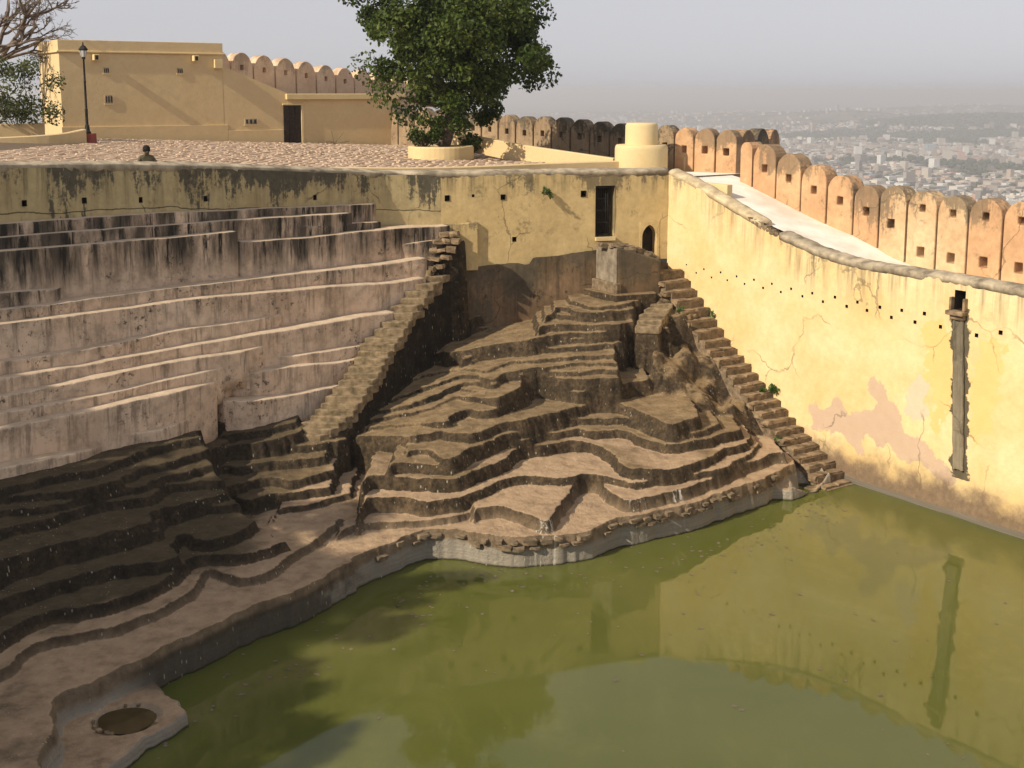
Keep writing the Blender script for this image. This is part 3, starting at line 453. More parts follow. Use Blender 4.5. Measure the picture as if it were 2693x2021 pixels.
# --- generic upright wall on a plan line, with square openings that get real pits behind them
def upright(name, parent, plan, ztop, zbot, mat, openings=(), cell=.25, bulge=.02, extra=None, seed=0, inward=1, hole_mat=None):
    """plan(s)->(x,y), s in [0,S]; openings (s0,s1,z0,z1,depth,name); the face looks to the right of travel when inward=1"""
    S = plan[0]; f = plan[1]
    sl = set(np.linspace(0, S, int(S / cell) + 2).round(4)); zmax = max(ztop(s) for s in np.linspace(0, S, 60)); zmin = min(zbot(s) for s in np.linspace(0, S, 20))
    zl = set(np.linspace(zmin, zmax, int((zmax - zmin) / cell) + 2).round(4))
    for o in openings: sl |= {round(o[0], 4), round(o[1], 4)}; zl |= {round(o[2], 4), round(o[3], 4)}
    sl = np.array(sorted(sl)); zl = np.array(sorted(zl)); ns, nzl = len(sl), len(zl)
    XY = np.array([f(s) for s in sl]); T_ = np.gradient(XY, axis=0); T_ /= np.linalg.norm(T_, axis=1)[:, None]; NR = np.c_[T_[:, 1], -T_[:, 0]] * inward
    top = np.array([ztop(s) for s in sl]); bot = np.array([zbot(s) for s in sl])
    Z = np.clip(zl[None, :], bot[:, None], top[:, None]); Sg = np.repeat(sl[:, None], nzl, 1)
    B = bulge * fbm(Sg * .9, Z * .9, 3, seed + 5)
    V = np.stack([XY[:, 0, None] + NR[:, 0, None] * B, XY[:, 1, None] + NR[:, 1, None] * B, Z], -1)
    cs, cz = (sl[1:] + sl[:-1]) / 2, (zl[1:] + zl[:-1]) / 2
    F = []
    for i in range(ns - 1):
        for j in range(nzl - 1):
            if Z[i, j + 1] - Z[i, j] < 1e-5 and Z[i + 1, j + 1] - Z[i + 1, j] < 1e-5: continue
            if any(o[0] < cs[i] < o[1] and o[2] < cz[j] < o[3] for o in openings): continue
            a, b_, c, d = i * nzl + j, (i + 1) * nzl + j, (i + 1) * nzl + j + 1, i * nzl + j + 1
            F.append((a, b_, c, d) if inward > 0 else (d, c, b_, a))
    at = {'dtop': (top[:, None] - Z).ravel()}
    if extra: at.update(extra(Sg.ravel(), Z.ravel()))
    o = mk(name, V.reshape(-1, 3), F, mat, parent, True, at)
    for q in openings:
        s0, s1, z0, z1, dep, nm = q; (xa, ya), (xb, yb) = f(s0), f(s1)
        k = np.argmin(abs(sl - (s0 + s1) / 2)); n_ = -NR[k]; bb = .012
        P = [(xa - n_[0] * bb, ya - n_[1] * bb), (xb - n_[0] * bb, yb - n_[1] * bb), (xb + n_[0] * dep, yb + n_[1] * dep), (xa + n_[0] * dep, ya + n_[1] * dep)]
        pv = [(*p, z0) for p in P] + [(*p, z1) for p in P]
        mk(nm, pv, [(0, 1, 2, 3), (4, 7, 6, 5), (1, 5, 6, 2), (0, 3, 7, 4), (3, 2, 6, 7)], hole_mat or M['hole'], o if parent else o)
    return o
def polyplan(P):
    L = [0.]
    for a, c in zip(P, P[1:]): L.append(L[-1] + math.hypot(c[0] - a[0], c[1] - a[1]))
    X = [p[0] for p in P]; Y = [p[1] for p in P]
    return L[-1], (lambda s: (float(np.interp(s, L, X)), float(np.interp(s, L, Y)))), L
def soft(P, step=.5): return [tuple(q) for q in catmull(P, step)]
# left / back wall
PL = soft(BP[:5] + [(-3.1, 37.9), (-2.2, 38.2)]); SL, fL, LL = polyplan(PL)
zL = lambda s: float(np.interp(fL(s)[0], [p[0] for p in BP], BZ))
def s_at(f, S, x): return float(np.interp(x, [f(s)[0] for s in np.linspace(0, S, 400)], np.linspace(0, S, 400)))
ops = []
for x, z in [(-11.6, 8.29), (-10.59, 8.25), (-9.57, 8.16), (-8.25, 8.07), (-5.71, 7.89)]:
    s = s_at(fL, SL, x); ops.append((s - .055, s + .055, z - .075, z + .07, .4, 'weep_hole'))
wl = upright('retaining_wall', None, (SL, fL), zL, lambda s: 2.0, M['wall_left'], ops, .3, .05, seed=1)
tag(wl, 'curved olive plaster retaining wall blackened below its coping above the pink tiers', 'wall')
# mid wall with barred gate and pointed niche
SM, fM, LM = polyplan([(-2.2, 38.2), (5.1, 40.4)])
sM = lambda x: (x + 2.2) / 7.3 * SM
ops = []
for x, z, w in [(-2.0, 7.66, .08), (-1.21, 7.72, .04), (-.28, 7.65, .075), (2.28, 7.69, .09), (.07, 6.31, .07)]:
    ops.append((sM(x) - w, sM(x) + w, z - w, z + w * 1.2, .4, 'weep_hole'))
ops.append((sM(2.67), sM(3.31), 6.3, 7.94, .62, 'gate_reveal')); ops.append((sM(4.19), sM(4.77), 5.5, 6.66, .45, 'niche_pit'))
wm = upright('back_wall', None, (SM, fM), lambda s: 8.36, lambda s: 5.5, M['wall_mid'], ops, .25, .03, seed=2)
tag(wm, 'ochre plaster back wall holding the barred gate and a small pointed niche', 'wall')
for ch in wm.children:
    if ch.name.startswith(('gate_reveal', 'niche_pit')): ch.data.materials.clear(); ch.data.materials.append(M['trim'] if 'niche' in ch.name else M['wall_mid'])
# bare brown masonry below the plaster, 4 cm proud, with a ragged top
pb = [(-2.2, 5.5), (-.96, 5.5), (-.53, 5.57), (.01, 5.55), (.5, 5.49), (.64, 5.7), (1.66, 5.77), (2.67, 5.9), (3.2, 5.75), (4.0, 5.5), (5.1, 5.4)]
def ztopm(s): x = -2.2 + s / SM * 7.3; return float(np.interp(x, [p[0] for p in pb], [p[1] for p in pb])) + .05 * float(fbm(np.array(s * 3.), np.array(0.), 3, 8))
nM = np.array((2.2, -7.3)) / math.hypot(2.2, 7.3)
fM2 = lambda s: (fM(s)[0] + nM[0] * .05, fM(s)[1] + nM[1] * .05)
bm_ = upright('bare_masonry', None, (SM, fM2), ztopm, lambda s: 3.0, M['bare'], (), .12, .05, seed=3)
tag(bm_, 'dark brown bare masonry footing under the ochre back wall', 'wall')
# right wall
PKP = [(6.26, 1.92), (6.6, 2.1), (6.74, 1.92), (7.28, 2.09), (7.41, 2.33), (7.76, 2.03), (8.28, 2.04), (8.83, 2.41), (8.49, 2.81), (8.53, 3.23), (8.92, 3.1), (9.19, 2.64), (9.7, 2.35), (9.6, 1.97), (10.38, 1.75), (11.09, 1.33), (11.63, .92), (11.07, .83), (10.24, 1.11), (9.65, 1.16), (9.26, 1.33), (8.76, 1.41), (8.44, 1.44), (8.34, .89), (7.94, 1.06), (7.73, 1.33), (7.32, 1.4), (6.92, 1.19), (6.5, 1.26)]
OR1 = [(10.17, 5.0), (10.6, 5.1), (11.1, 4.68), (11.25, 3.27), (10.73, 2.2), (10.32, 3.57)]; OR2 = [(11.68, 4.3), (12.2, 5.0), (12.6, 4.9), (12.6, 4.0), (12.34, 3.02), (11.68, 1.5)]
def polydist(S, Z, poly):
    ins = np.zeros(S.shape, bool); d = np.full(S.shape, 1e9)
    for (a, b_), (c, e) in zip(poly, poly[1:] + poly[:1]):
        cond = ((b_ > Z) != (e > Z)); xi = (c - a) * (Z - b_) / (e - b_ + 1e-12) + a; ins ^= cond & (S < xi)
        t = np.clip(((S - a) * (c - a) + (Z - b_) * (e - b_)) / ((c - a) ** 2 + (e - b_) ** 2 + 1e-12), 0, 1)
        d = np.minimum(d, np.hypot(S - a - t * (c - a), Z - b_ - t * (e - b_)))
    return np.where(ins, d, -d)
def rext(S, Z):
    dp = polydist(S, Z, PKP); do = np.maximum(polydist(S, Z, OR1), polydist(S, Z, OR2))
    dr = -(np.abs(S - 11.28 - (5.4 - Z) * .06) - .3) ; dr = np.where((Z < 5.5) & (Z > .9), dr, -2)
    dl = polydist(S, Z, [(9.6, 2.4), (9.75, 3.2), (10.1, 3.5), (10.5, 3.3), (10.4, 2.5), (10.0, 2.0)])
    return {'lilac': np.clip(.45 + dl * 1.5, -.5, 1), 'pink': np.clip(.5 + dp * 1.6, 0, 1), 'orange': np.clip(.5 + do * .8, -.6, 1), 'drip': np.clip(.42 + dr * 1.5, -1, 1)}
ops = []
for s, z in [(.94, 5.41), (1.41, 5.2), (1.76, 5.36), (2.12, 5.14), (2.52, 5.35), (2.83, 5.14), (3.23, 5.31), (3.58, 5.12), (3.97, 5.3), (4.36, 5.1), (4.72, 5.27), (5.09, 5.07), (5.49, 5.22), (5.94, 5.06), (6.31, 5.2), (6.72, 5.01), (7.15, 5.2), (7.58, 5.0), (7.96, 5.17), (8.3, 4.99), (8.73, 5.14), (9.13, 4.92), (9.46, 5.16), (9.9, 4.91), (10.18, 5.18), (10.7, 4.91), (11.78, 4.86), (12.45, 5.04)]:
    w = .02 + .0025 * s; ops.append((s - w, s + w, z - w, z + w, .3, 'weep_hole'))
ops.append((11.08, 11.4, 5.42, 5.93, .45, 'spout_niche'))
wr = upright('side_wall', None, (20., lambda s: tuple(RC + RD * s)), rim_r, lambda s: -1.0, M['wall_right'], ops, .16, .03, rext, seed=4)
tag(wr, 'sunlit cream yellow plaster wall rising from the green water on the right', 'wall')
# copings
def coping(name, path, label, w=.5, h=.2, over=.05, seed=0):
    P = np.asarray(path, float)
    P = np.array([tuple(p) for p in catmull([tuple(p) for p in P], .13)])
    P[:, 2] += .02 * fbm(np.arange(len(P)) * .35, np.zeros(len(P)), 3, seed)
    prof = [(-over, 0), (-over - .005, h * .42), (-over + .025, h * .62), (w * .3, h * .95), (w * .62, h * 1.1), (w * .9, h), (w, h * .6), (w, -.1), (0, -.1)]
    v, f = sweep(P, prof); v = np.array(v); v += (rng.random(v.shape) - .5) * np.array([.018, .018, .024])
    o = mk(name, v, [tuple(reversed(q)) for q in f], M['coping'], None, True); fixn(o)
    return tag(o, label, 'coping')
coping('wall_coping', [(x, y, z) for (x, y), z in zip(BP[1:], BZ[1:])], 'weathered grey rounded coping along the curved retaining wall', .6, .13, .02, seed=1)
coping('wall_coping', [rw(s, 0, rim_r(s)) for s in np.arange(4.95, 20, .8)], 'weathered grey rounded coping along the lower run of the cream side wall', .5, .13, .015, seed=2)
o = coping('wall_coping', [rw(s, 0, rim_r(s) - .02) for s in np.arange(0., 4.3, .6)], 'thin plastered coping on the steep upper run of the cream side wall', .46, .14, .02, seed=3)
o.data.materials.clear(); o.data.materials.append(simple('coping_plaster', (.34, .27, .17), (.64, .52, .33), 3, .9, .6, detail=10))
# ================================================================ stepped rock: a height field whose contours are the worn step edges
DX = .032; X0, X1, Y0, Y1 = -13., 9.2, 16.6, 40.2
gx = np.arange(X0, X1, DX); gy = np.arange(Y0, Y1, DX); GX, GY = np.meshgrid(gx, gy)
WX = GX + .10 * fbm(GX * 1.3, GY * 1.3, 3, 21) + .07 * fbm(GX * 6, GY * 6, 3, 25); WY = GY + .12 * fbm(GX * 1.2, GY * 1.2, 3, 31) + .08 * fbm(GX * 5.5, GY * 5.5, 3, 35)
def inside(poly, warp=1.):
    P = np.asarray(poly, float)[:, :2]; r = np.zeros(GX.shape, bool)
    i0, i1 = max(0, int((P[:, 0].min() - .4 - X0) / DX)), min(len(gx), int((P[:, 0].max() + .4 - X0) / DX) + 2)
    j0, j1 = max(0, int((P[:, 1].min() - .4 - Y0) / DX)), min(len(gy), int((P[:, 1].max() + .4 - Y0) / DX) + 2)
    if i1 <= i0 or j1 <= j0: return r
    x, y = GX[j0:j1, i0:i1] * (1 - warp) + WX[j0:j1, i0:i1] * warp, GY[j0:j1, i0:i1] * (1 - warp) + WY[j0:j1, i0:i1] * warp; q = np.zeros(x.shape, bool)
    for (a, b_), (c, e) in zip(P, np.roll(P, -1, 0)):
        if b_ == e: continue
        q ^= ((b_ > y) != (e > y)) & (x < (c - a) * (y - b_) / (e - b_) + a)
    r[j0:j1, i0:i1] = q; return r
Zt = np.full(GX.shape, -1.2); own = np.zeros(GX.shape, int); names = ['bed']
def raise_to(mask, z, k):
    up = mask & (z > Zt); Zt[up] = (z if np.ndim(z) == 0 else z[up]) if np.ndim(z) == 0 else z[up]; own[up] = k
for nm, pts in ROCK:
    names.append(nm); k = len(names) - 1
    cm = [tuple(p) for p in catmull(pts, .12)] if nm != 'ledge' else list(pts)
    poly = [p[:2] for p in cm]; xl, yl = poly[0]; xr, yr = poly[-1]
    if nm == 'ledge': pass
    elif nm[0] == 'E' or nm == 'C0':
        tail = [(xr, 45)] if nm in ('C0', 'E1') else [(-7.35, 29.0), (-7.75, 29.6), (-7.75, 45)]
        poly = poly + tail + [(-16, 45), (-16, yl)]
    elif nm == 'Q4': poly = poly + [(xr + .6, 39.5), (xr + .6, 45), (xl, 45)]
    else: poly = poly + [(xr, 45), (xl, 45)]
    X = np.array([p[0] for p in pts]); Zp = np.array([p[2] for p in pts]); o_ = np.argsort(X)
    zz = np.interp(GX, X[o_], Zp[o_])
    raise_to(inside(poly), zz, k)
for zg, pg in ((2.2, [(-8.4, 28.9), (-7.55, 28.9), (-7.2, 29.8), (-7.2, 45), (-8.4, 45)]), (1.55, [(-7.7, 28.2), (-7.0, 28.0), (-6.7, 28.9), (-6.7, 45), (-7.7, 45)])):
    names.append('recess'); raise_to(inside(pg), zg, len(names) - 1)
STEPS = []
def flight(edges, nm, back=2, widen=(0, 0)):
    for i, (a, b_, z) in enumerate(edges):
        names.append(nm); k = len(names) - 1
        j = max(0, i - back)
        c, d = (edges[j][1], edges[j][0]) if j < i else ((b_[0] + .25, b_[1] + .5), (a[0] + .25, a[1] + .5))
        P4 = [(a[0] - widen[0], a[1]), b_, c, (d[0] - widen[0], d[1])]; STEPS.append((P4, z, nm))
        raise_to(inside(P4, .1), z - .14, k)
RIDGE = [((-2.62, 36.83), (-2.09, 37.0), 5.44), ((-2.78, 36.44), (-2.32, 36.5), 5.26), ((-2.9, 36.19), (-2.47, 36.19), 5.1), ((-3.04, 35.9), (-2.56, 35.9), 4.93), ((-3.3, 35.58), (-2.77, 35.67), 4.76), ((-3.4, 35.3), (-2.88, 35.34), 4.6), ((-3.54, 34.92), (-2.98, 35.0), 4.41), ((-3.65, 34.62), (-3.06, 34.62), 4.24), ((-3.91, 34.34), (-3.23, 34.25), 4.06), ((-4.02, 34.08), (-3.3, 33.98), 3.94), ((-4.05, 33.85), (-3.42, 33.72), 3.79), ((-4.11, 33.6), (-3.48, 33.47), 3.64), ((-4.26, 33.3), (-3.55, 33.25), 3.48), ((-4.34, 33.0), (-3.64, 33.03), 3.34), ((-4.45, 32.76), (-3.78, 32.82), 3.2), ((-4.57, 32.55), (-3.89, 32.55), 3.06), ((-4.75, 32.35), (-3.99, 32.25), 2.88), ((-4.87, 32.18), (-4.07, 32.02), 2.72), ((-4.97, 32.0), (-4.2, 31.85), 2.6), ((-5.11, 31.85), (-4.37, 31.68), 2.47), ((-5.3, 31.67), (-4.52, 31.52), 2.34), ((-5.38, 31.46), (-4.72, 31.36), 2.23), ((-5.53, 31.25), (-4.97, 31.2), 2.1)]
flight(RIDGE, 'stair', 2, (.25, 0))
flight([((-2.75, 37.2), (-2.1, 37.25), 5.6), ((-2.6, 37.35), (-1.95, 37.3), 5.85), ((-2.45, 37.45), (-1.85, 37.38), 6.1), ((-2.3, 37.55), (-1.7, 37.42), 6.35), ((-2.15, 37.62), (-1.6, 37.46), 6.55)][::-1], 'stump', 1)
flight([((4.5, 38.75), (5.15, 38.7), 4.44), ((4.32, 38.3), (5.02, 38.3), 4.34), ((4.1, 37.9), (4.87, 37.85), 4.25), ((3.9, 37.5), (4.7, 37.4), 4.16), ((3.78, 37.05), (4.56, 36.95), 4.07), ((3.69, 36.6), (4.4, 36.5), 3.97)], 'small_stair', 2)
# natural rock between the steps and the side stairs
RK = np.array([(5.24, 37.01, 3.2), (4.67, 36.05, 2.8), (5.55, 35.14, 2.4), (5.92, 35.22, 1.95), (4.51, 34.66, 2.1), (6.01, 34.36, 1.5), (6.46, 33.2, .95), (7.38, 32.53, .35), (4.0, 34.5, 2.1), (4.3, 36.3, 3.3), (5.66, 36.3, 2.5), (6.6, 32.3, .3), (6.18, 33.43, 1.1), (5.2, 38, 4.2), (4.9, 39, 4.7), (7.0, 34.6, .75), (8.0, 33.2, -.1), (6.3, 35.8, 1.7), (7.6, 33.9, .3), (5.7, 37.2, 2.9)])
x_, y_ = GX.ravel(), GY.ravel(); sel = (x_ > 3.3) & (x_ < 9) & (y_ > 31.8) & (y_ < 39.6)
d2 = (x_[sel][:, None] - RK[:, 0]) ** 2 + (y_[sel][:, None] - RK[:, 1]) ** 2; w_ = 1 / (d2 + .05) ** 1.6
zr = (w_ * RK[:, 2]).sum(1) / w_.sum(1)
cell = np.abs(fbm(x_[sel] * .9, y_[sel] * .9, 4, 51)); zr = zr + .4 * cell - .12 - .08 * np.round(fbm(x_[sel] * 1.1, y_[sel] * 1.1, 2, 57) * 3)
ZR = np.full(GX.size, -9.); ZR[sel] = zr; ZR = ZR.reshape(GX.shape)
names.append('rock'); mk_ = inside([(3.9, 34.4), (4.6, 34.3), (5.3, 34.2), (5.9, 33.6), (6.3, 32.9), (6.7, 32.2), (7.5, 32.2), (8.5, 33.0), (9.1, 33.6), (4.9, 40.1), (4.3, 39.3), (4.3, 36.9), (4.15, 36.3)])
raise_to(mk_, ZR, len(names) - 1)
# worn edges, sagging treads, roughness
def blur(A): 
    A = np.pad(A, 1, 'edge'); A = (A[:-2] + 2 * A[1:-1] + A[2:]) / 4; return (A[:, :-2] + 2 * A[:, 1:-1] + A[:, 2:]) / 4
Zs = blur(blur(Zt)); stm = np.isin(own, [k for k, q in enumerate(names) if 'stair' in q]); 
Zs = Zs + .05 * fbm(GX * .8, GY * .8, 3, 61) + .035 * fbm(GX * 4, GY * 4, 3, 65) + .008 * (rng.random(GX.shape) - .5)
Zs = np.where(Zt < -.5, np.minimum(Zs, -.15), Zs)
# the pothole on the low ledge
e2 = ((GX + 6.65) / .55) ** 2 + ((GY - 20.0) / .52) ** 2; Zs -= .16 * np.clip(1.25 - e2, 0, 1)
# droppings below favourite perches
DROP = [(.75, 27.75, .4), (3.1, 29.3, .3), (4.2, 29.95, .3)]
drop = np.zeros(GX.shape)
for a, b_, r in DROP: drop = np.maximum(drop, np.exp(-(((GX - a) ** 2 + (GY - b_) ** 2) / (r * r)) * 1.2))
keep = (GY < np.interp(GX, [p[0] for p in BP], [p[1] for p in BP]) + .2) & ((GX - RC[0]) * RN[0] + (GY - RC[1]) * RN[1] < .15) & ~((Zs < -.1) & (blur(blur(blur(Zt))) < -1.15))
rock_root = thing('rock_terraces', 'dark brown wavy stepped rock terraces winding down to the green water', 'terraces', (0, 30, 0))
gyy, gxx = np.gradient(Zs, DX); nrm = np.stack([-gxx, -gyy, np.ones_like(Zs)], -1); nrm /= np.linalg.norm(nrm, axis=-1)[..., None]
idx = np.arange(GX.size).reshape(GX.shape)
a, b_, c, d = idx[:-1, :-1], idx[:-1, 1:], idx[1:, 1:], idx[1:, :-1]
o4 = np.stack([own[:-1, :-1], own[:-1, 1:], own[1:, 1:], own[1:, :-1]], -1); z4 = np.stack([Zt[:-1, :-1], Zt[:-1, 1:], Zt[1:, 1:], Zt[1:, :-1]], -1)
fo = np.take_along_axis(o4, z4.argmax(-1)[..., None], -1)[..., 0]
kp = keep[:-1, :-1] & keep[1:, 1:] & keep[:-1, 1:] & keep[1:, :-1]
Vall = np.stack([GX, GY, Zs], -1).reshape(-1, 3); Nall = nrm.reshape(-1, 3); Dall = drop.ravel()
quads = np.stack([a, b_, c, d], -1)
PN = {'bed': 'pond_bed', 'stair': 'stair_tread', 'stump': 'broken_masonry', 'small_stair': 'stair_tread', 'rock': 'bedrock', 'ledge': 'ledge', 'C0': 'bank'}
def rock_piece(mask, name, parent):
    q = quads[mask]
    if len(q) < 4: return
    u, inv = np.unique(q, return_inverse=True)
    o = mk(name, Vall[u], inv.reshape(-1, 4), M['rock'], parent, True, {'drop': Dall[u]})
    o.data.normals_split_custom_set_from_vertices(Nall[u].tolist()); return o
def components(mask):
    lab = np.zeros(mask.shape, int); n = 0; nr, nc = mask.shape; comps = []
    for j0, i0 in zip(*np.nonzero(mask)):
        if lab[j0, i0]: continue
        n += 1; lab[j0, i0] = n; st = [(j0, i0)]; cells = []
        while st:
            j, i = st.pop(); cells.append((j, i))
            for jj, ii in ((j + 1, i), (j - 1, i), (j, i + 1), (j, i - 1)):
                if 0 <= jj < nr and 0 <= ii < nc and mask[jj, ii] and not lab[jj, ii]: lab[jj, ii] = n; st.append((jj, ii))
        comps.append(cells)
    return comps
for k in range(len(names)):                                    # crumbs join the step they lie on
    for cells in components(kp & (fo == k)):
        if len(cells) < 120:
            nb = {}
            for j, i in cells:
                for jj, ii in ((j + 1, i), (j - 1, i), (j, i + 1), (j, i - 1)):
                    if 0 <= jj < fo.shape[0] and 0 <= ii < fo.shape[1] and kp[jj, ii] and fo[jj, ii] != k: nb[fo[jj, ii]] = nb.get(fo[jj, ii], 0) + 1
            if nb:
                t_ = max(nb, key=nb.get)
                for j, i in cells: fo[j, i] = t_
for k, nm in enumerate(names):
    for cells in components(kp & (fo == k)):
        mm = np.zeros(fo.shape, bool); c_ = np.array(cells); mm[c_[:, 0], c_[:, 1]] = True
        rock_piece(mm, PN.get(nm, 'step'), rock_root)
for P4, z, nm in STEPS:
    if nm == 'stump': continue
    q = [(x + random.uniform(-.02, .02), y + random.uniform(-.015, .015)) for x, y in P4]
    v, f = prism(q, z - .24, [z + random.uniform(-.02, .01) for _ in q]); bevel(fixn(mk('stair_tread', v, f, M['tread'], rock_root)), .03, 3)
tag(mk('puddle', [(-6.65 + .5 * math.cos(t) * (1 + .08 * math.sin(3 * t)), 20.0 + .46 * math.sin(t), .18) for t in np.linspace(0, 2 * math.pi, 40)[:-1]], [tuple(range(39))], simple('puddle_water', (.05, .035, .012), (.07, .05, .02), 3, .04, 0)), 'small brown puddle in the hollow of the low ledge at the water', 'puddle')
# ================================================================ plastered tiers of the left bank
tier_root = thing('plastered_tiers', 'tall pinkish plastered tiers streaked black below the olive retaining wall', 'terraces', (-8, 32, 0))
for ti, (nm, pts) in enumerate(TIERS):
    pts = list(pts)
    if pts[0][0] < -11: pts = [tuple(np.array(pts[0]) + (np.array(pts[0]) - np.array(pts[1])) * 6)] + pts
    P = catmull(pts, .14); n = len(P); u = np.arange(n) * .14
    P[:, 2] += .05 * fbm(u * .5, np.full(n, ti * 3.7), 3, 3)
    T_ = np.gradient(P[:, :2], axis=0); T_ /= np.linalg.norm(T_, axis=1)[:, None]; Nn = np.c_[T_[:, 1], -T_[:, 0]]
    P[:, :2] += Nn * (.09 * fbm(u * .45, np.full(n, ti * 5.1), 3, 9))[:, None]
    if nm in ('L4a', 'L6', 'L8', 'L9', 'L10', 'L12', 'L12b'): P[:, :2] -= Nn * (.34 * np.clip(1 - (u[-1] - u) / 1.3, 0, 1) ** 2)[:, None]
    if nm in ('L3b', 'L8b', 'L9b', 'L11b', 'L4b', 'L12b'): P[:, :2] -= Nn * (.34 * np.clip(1 - u / 1.0, 0, 1) ** 2)[:, None]
    drp = .95 + .9 * (nm in ('L3', 'L3c', 'L5', 'L7', 'L10', 'L12', 'L11b', 'L9b', 'L8b', 'L12b'))
    prof = [(-.035, -drp, drp), (-.02, -drp * .66, drp * .66), (-.008, -drp * .33, drp * .33), (0, -.07, .07), (.004, -.03, .03), (-.006, -.008, .008), (-.03, 0, 0), (-.16, .008, 0), (-.3, .012, 0), (-.9, .02, 0), (-.9, -drp, drp)]
    m = len(prof); V = []; D_ = []
    for i in range(n):
        for j, (o_, h, dt) in enumerate(prof):
            w = .02 * float(vnoise(u[i] * 2.2, j * 3.3 + ti)) if 0 < j < 9 else 0
            V.append((P[i, 0] + Nn[i, 0] * (o_ + w), P[i, 1] + Nn[i, 1] * (o_ + w), P[i, 2] + h + (w * .6 if j >= 5 else 0))); D_.append(dt)
    F = [(i * m + k, i * m + (k + 1) % m, (i + 1) * m + (k + 1) % m, (i + 1) * m + k) for i in range(n - 1) for k in range(m)]
    F += [tuple(range(m)), tuple(range((n - 1) * m, n * m))[::-1]]
    o = mk('tier', V, F, M['pink'], tier_root, True, {'dtop': D_}); fixn(o)
# ================================================================ stone pieces shared by stairs, banks and rubble
def stone_mesh(name, seed, mat, rough=.06):
    r = random.Random(seed); bm = bmesh.new(); bmesh.ops.create_cube(bm, size=1)
    bmesh.ops.subdivide_edges(bm, edges=bm.edges[:], cuts=1, use_grid_fill=True)
    for v in bm.verts:
        k = sum(abs(c) > .49 for c in v.co)
        if k >= 2: v.co *= 1 - (.10 if k == 3 else .05) * r.random() - .02
        v.co += Vector((r.uniform(-1, 1), r.uniform(-1, 1), r.uniform(-1, 1))) * rough
    me = bpy.data.meshes.new(name); bm.to_mesh(me); bm.free(); me.materials.append(mat); return me
STONES = [stone_mesh('stone', i, M['stair']) for i in range(6)]; DSTONES = [stone_mesh('dark_stone', 20 + i, M['stone'], .09) for i in range(6)]
def stone(name, parent, p, rz, size, pool=STONES, tilt=.03):
    o = bpy.data.objects.new(name, random.choice(pool)); COL.objects.link(o); o.parent = parent
    o.location = Vector(p) - (wloc(parent) if parent else Vector((0, 0, 0))); o.scale = size
    o.rotation_euler = (random.uniform(-tilt, tilt), random.uniform(-tilt, tilt), rz + random.uniform(-.04, .04)); return o
RANG = math.atan2(RD[1], RD[0])
# --- side stairs along the cream wall: solid flight with a worn slab on every step
NS = 24; st_root = thing('side_stairs', 'long flight of worn stone steps descending along the foot of the cream wall', 'stairs', rw(.5, -.6, 0))
svals = np.linspace(.55, 7.75, NS); zvals = np.interp(svals, [.55, 1.86, 2.77, 4.4, 5.9, 7.44, 7.75], [5.22, 4.11, 3.3, 2.17, 1.2, .3, .06])
prf = []
for i, (s, z) in enumerate(zip(svals, zvals)): 
    s2 = svals[i + 1] if i < NS - 1 else s + .4; prf += [(s, z - .05), (s2, z - .05)]
poly = [(-.2, -1)] + [(-.2, zvals[0] - .05)] + prf + [(prf[-1][0], -1)]
V = [rw(s, -1.08, z) for s, z in poly] + [rw(s, .02, z) for s, z in poly]; n = len(poly)
o = mk('stair_core', V, [tuple(range(n)), tuple(range(n, 2 * n))[::-1]] + [(i, n + i, n + (i + 1) % n, (i + 1) % n) for i in range(n)], M['stone'], st_root); fixn(o)
for i, (s, z) in enumerate(zip(svals, zvals)):
    wl_ = 1.1 + random.uniform(-.1, .12) + (.15 if i < 3 else 0); nb = random.choice((1, 2, 2))
    x = 0.
    for q in range(nb):
        w = wl_ / nb; stone('stair_slab', st_root, rw(s + .14, -.03 - x - w / 2, z - .075), RANG, (.33 + random.uniform(-.03, .03), w * .99, .17 + random.uniform(-.02, .03)), STONES, .04); x += w
# --- plinth block below the gate
pl = thing('gate_plinth', 'broken masonry pier standing on stepped stones under the barred gate', 'pier', (3.3, 38.9, 4.4))
A_, B_, C_, D2 = (3.30, 38.42), (4.72, 38.98), (4.62, 40.2), (2.72, 39.65)
v, f = prism([A_, B_, C_, D2], 3.9, [6.12, 5.62, 5.75, 6.05]); ob = mk('pier_body', v, f, M['bare'], pl, attrs={'dtop': [2] * 4 + [0] * 4}); bevel(ob, .04, 2)
vv = prism([(3.27, 38.40), (3.31, 38.43), (2.75, 39.66), (2.70, 39.64)], 4.6, [6.08, 6.08, 6.03, 6.03]); mk('pier_face', *vv, simple('grey_render', (.14, .115, .083), (.29, .245, .185), 3, .9, .5, detail=9), pl)
v, f = prism([(3.28, 38.28), (3.42, 38.40), (2.86, 39.72), (2.55, 39.62)], 3.9, 4.98); bevel(mk('pier_footing', v, f, M['stone'], pl), .03)
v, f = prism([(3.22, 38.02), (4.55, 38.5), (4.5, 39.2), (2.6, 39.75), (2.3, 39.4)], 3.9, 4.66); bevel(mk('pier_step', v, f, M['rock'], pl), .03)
for (x, y, z, sx, sy, sz) in [(3.0, 39.1, 6.1, .55, .4, .16), (3.3, 38.75, 6.14, .45, .4, .14), (3.65, 38.85, 6.02, .4, .4, .2), (3.95, 39.05, 5.92, .35, .4, .22), (4.25, 39.15, 5.8, .3, .4, .2), (4.5, 39.3, 5.68, .3, .4, .16), (3.4, 39.3, 6.08, .5, .5, .15)]:
    stone('cap_stone', pl, (x, y, z), .35, (sx, sy, sz), DSTONES, .1)
thing_be = thing('broken_coping', 'dark broken gap in the coping halfway down the sloping cream wall', 'coping', rw(4.4, .1, 6.8))
for k in range(9):
    s_ = 3.75 + k * .15; stone('broken_edge', thing_be, rw(s_, .12 + random.uniform(-.05, .08), rim_r(s_) - .02), RANG, (.2, .22, .14), DSTONES, .2)
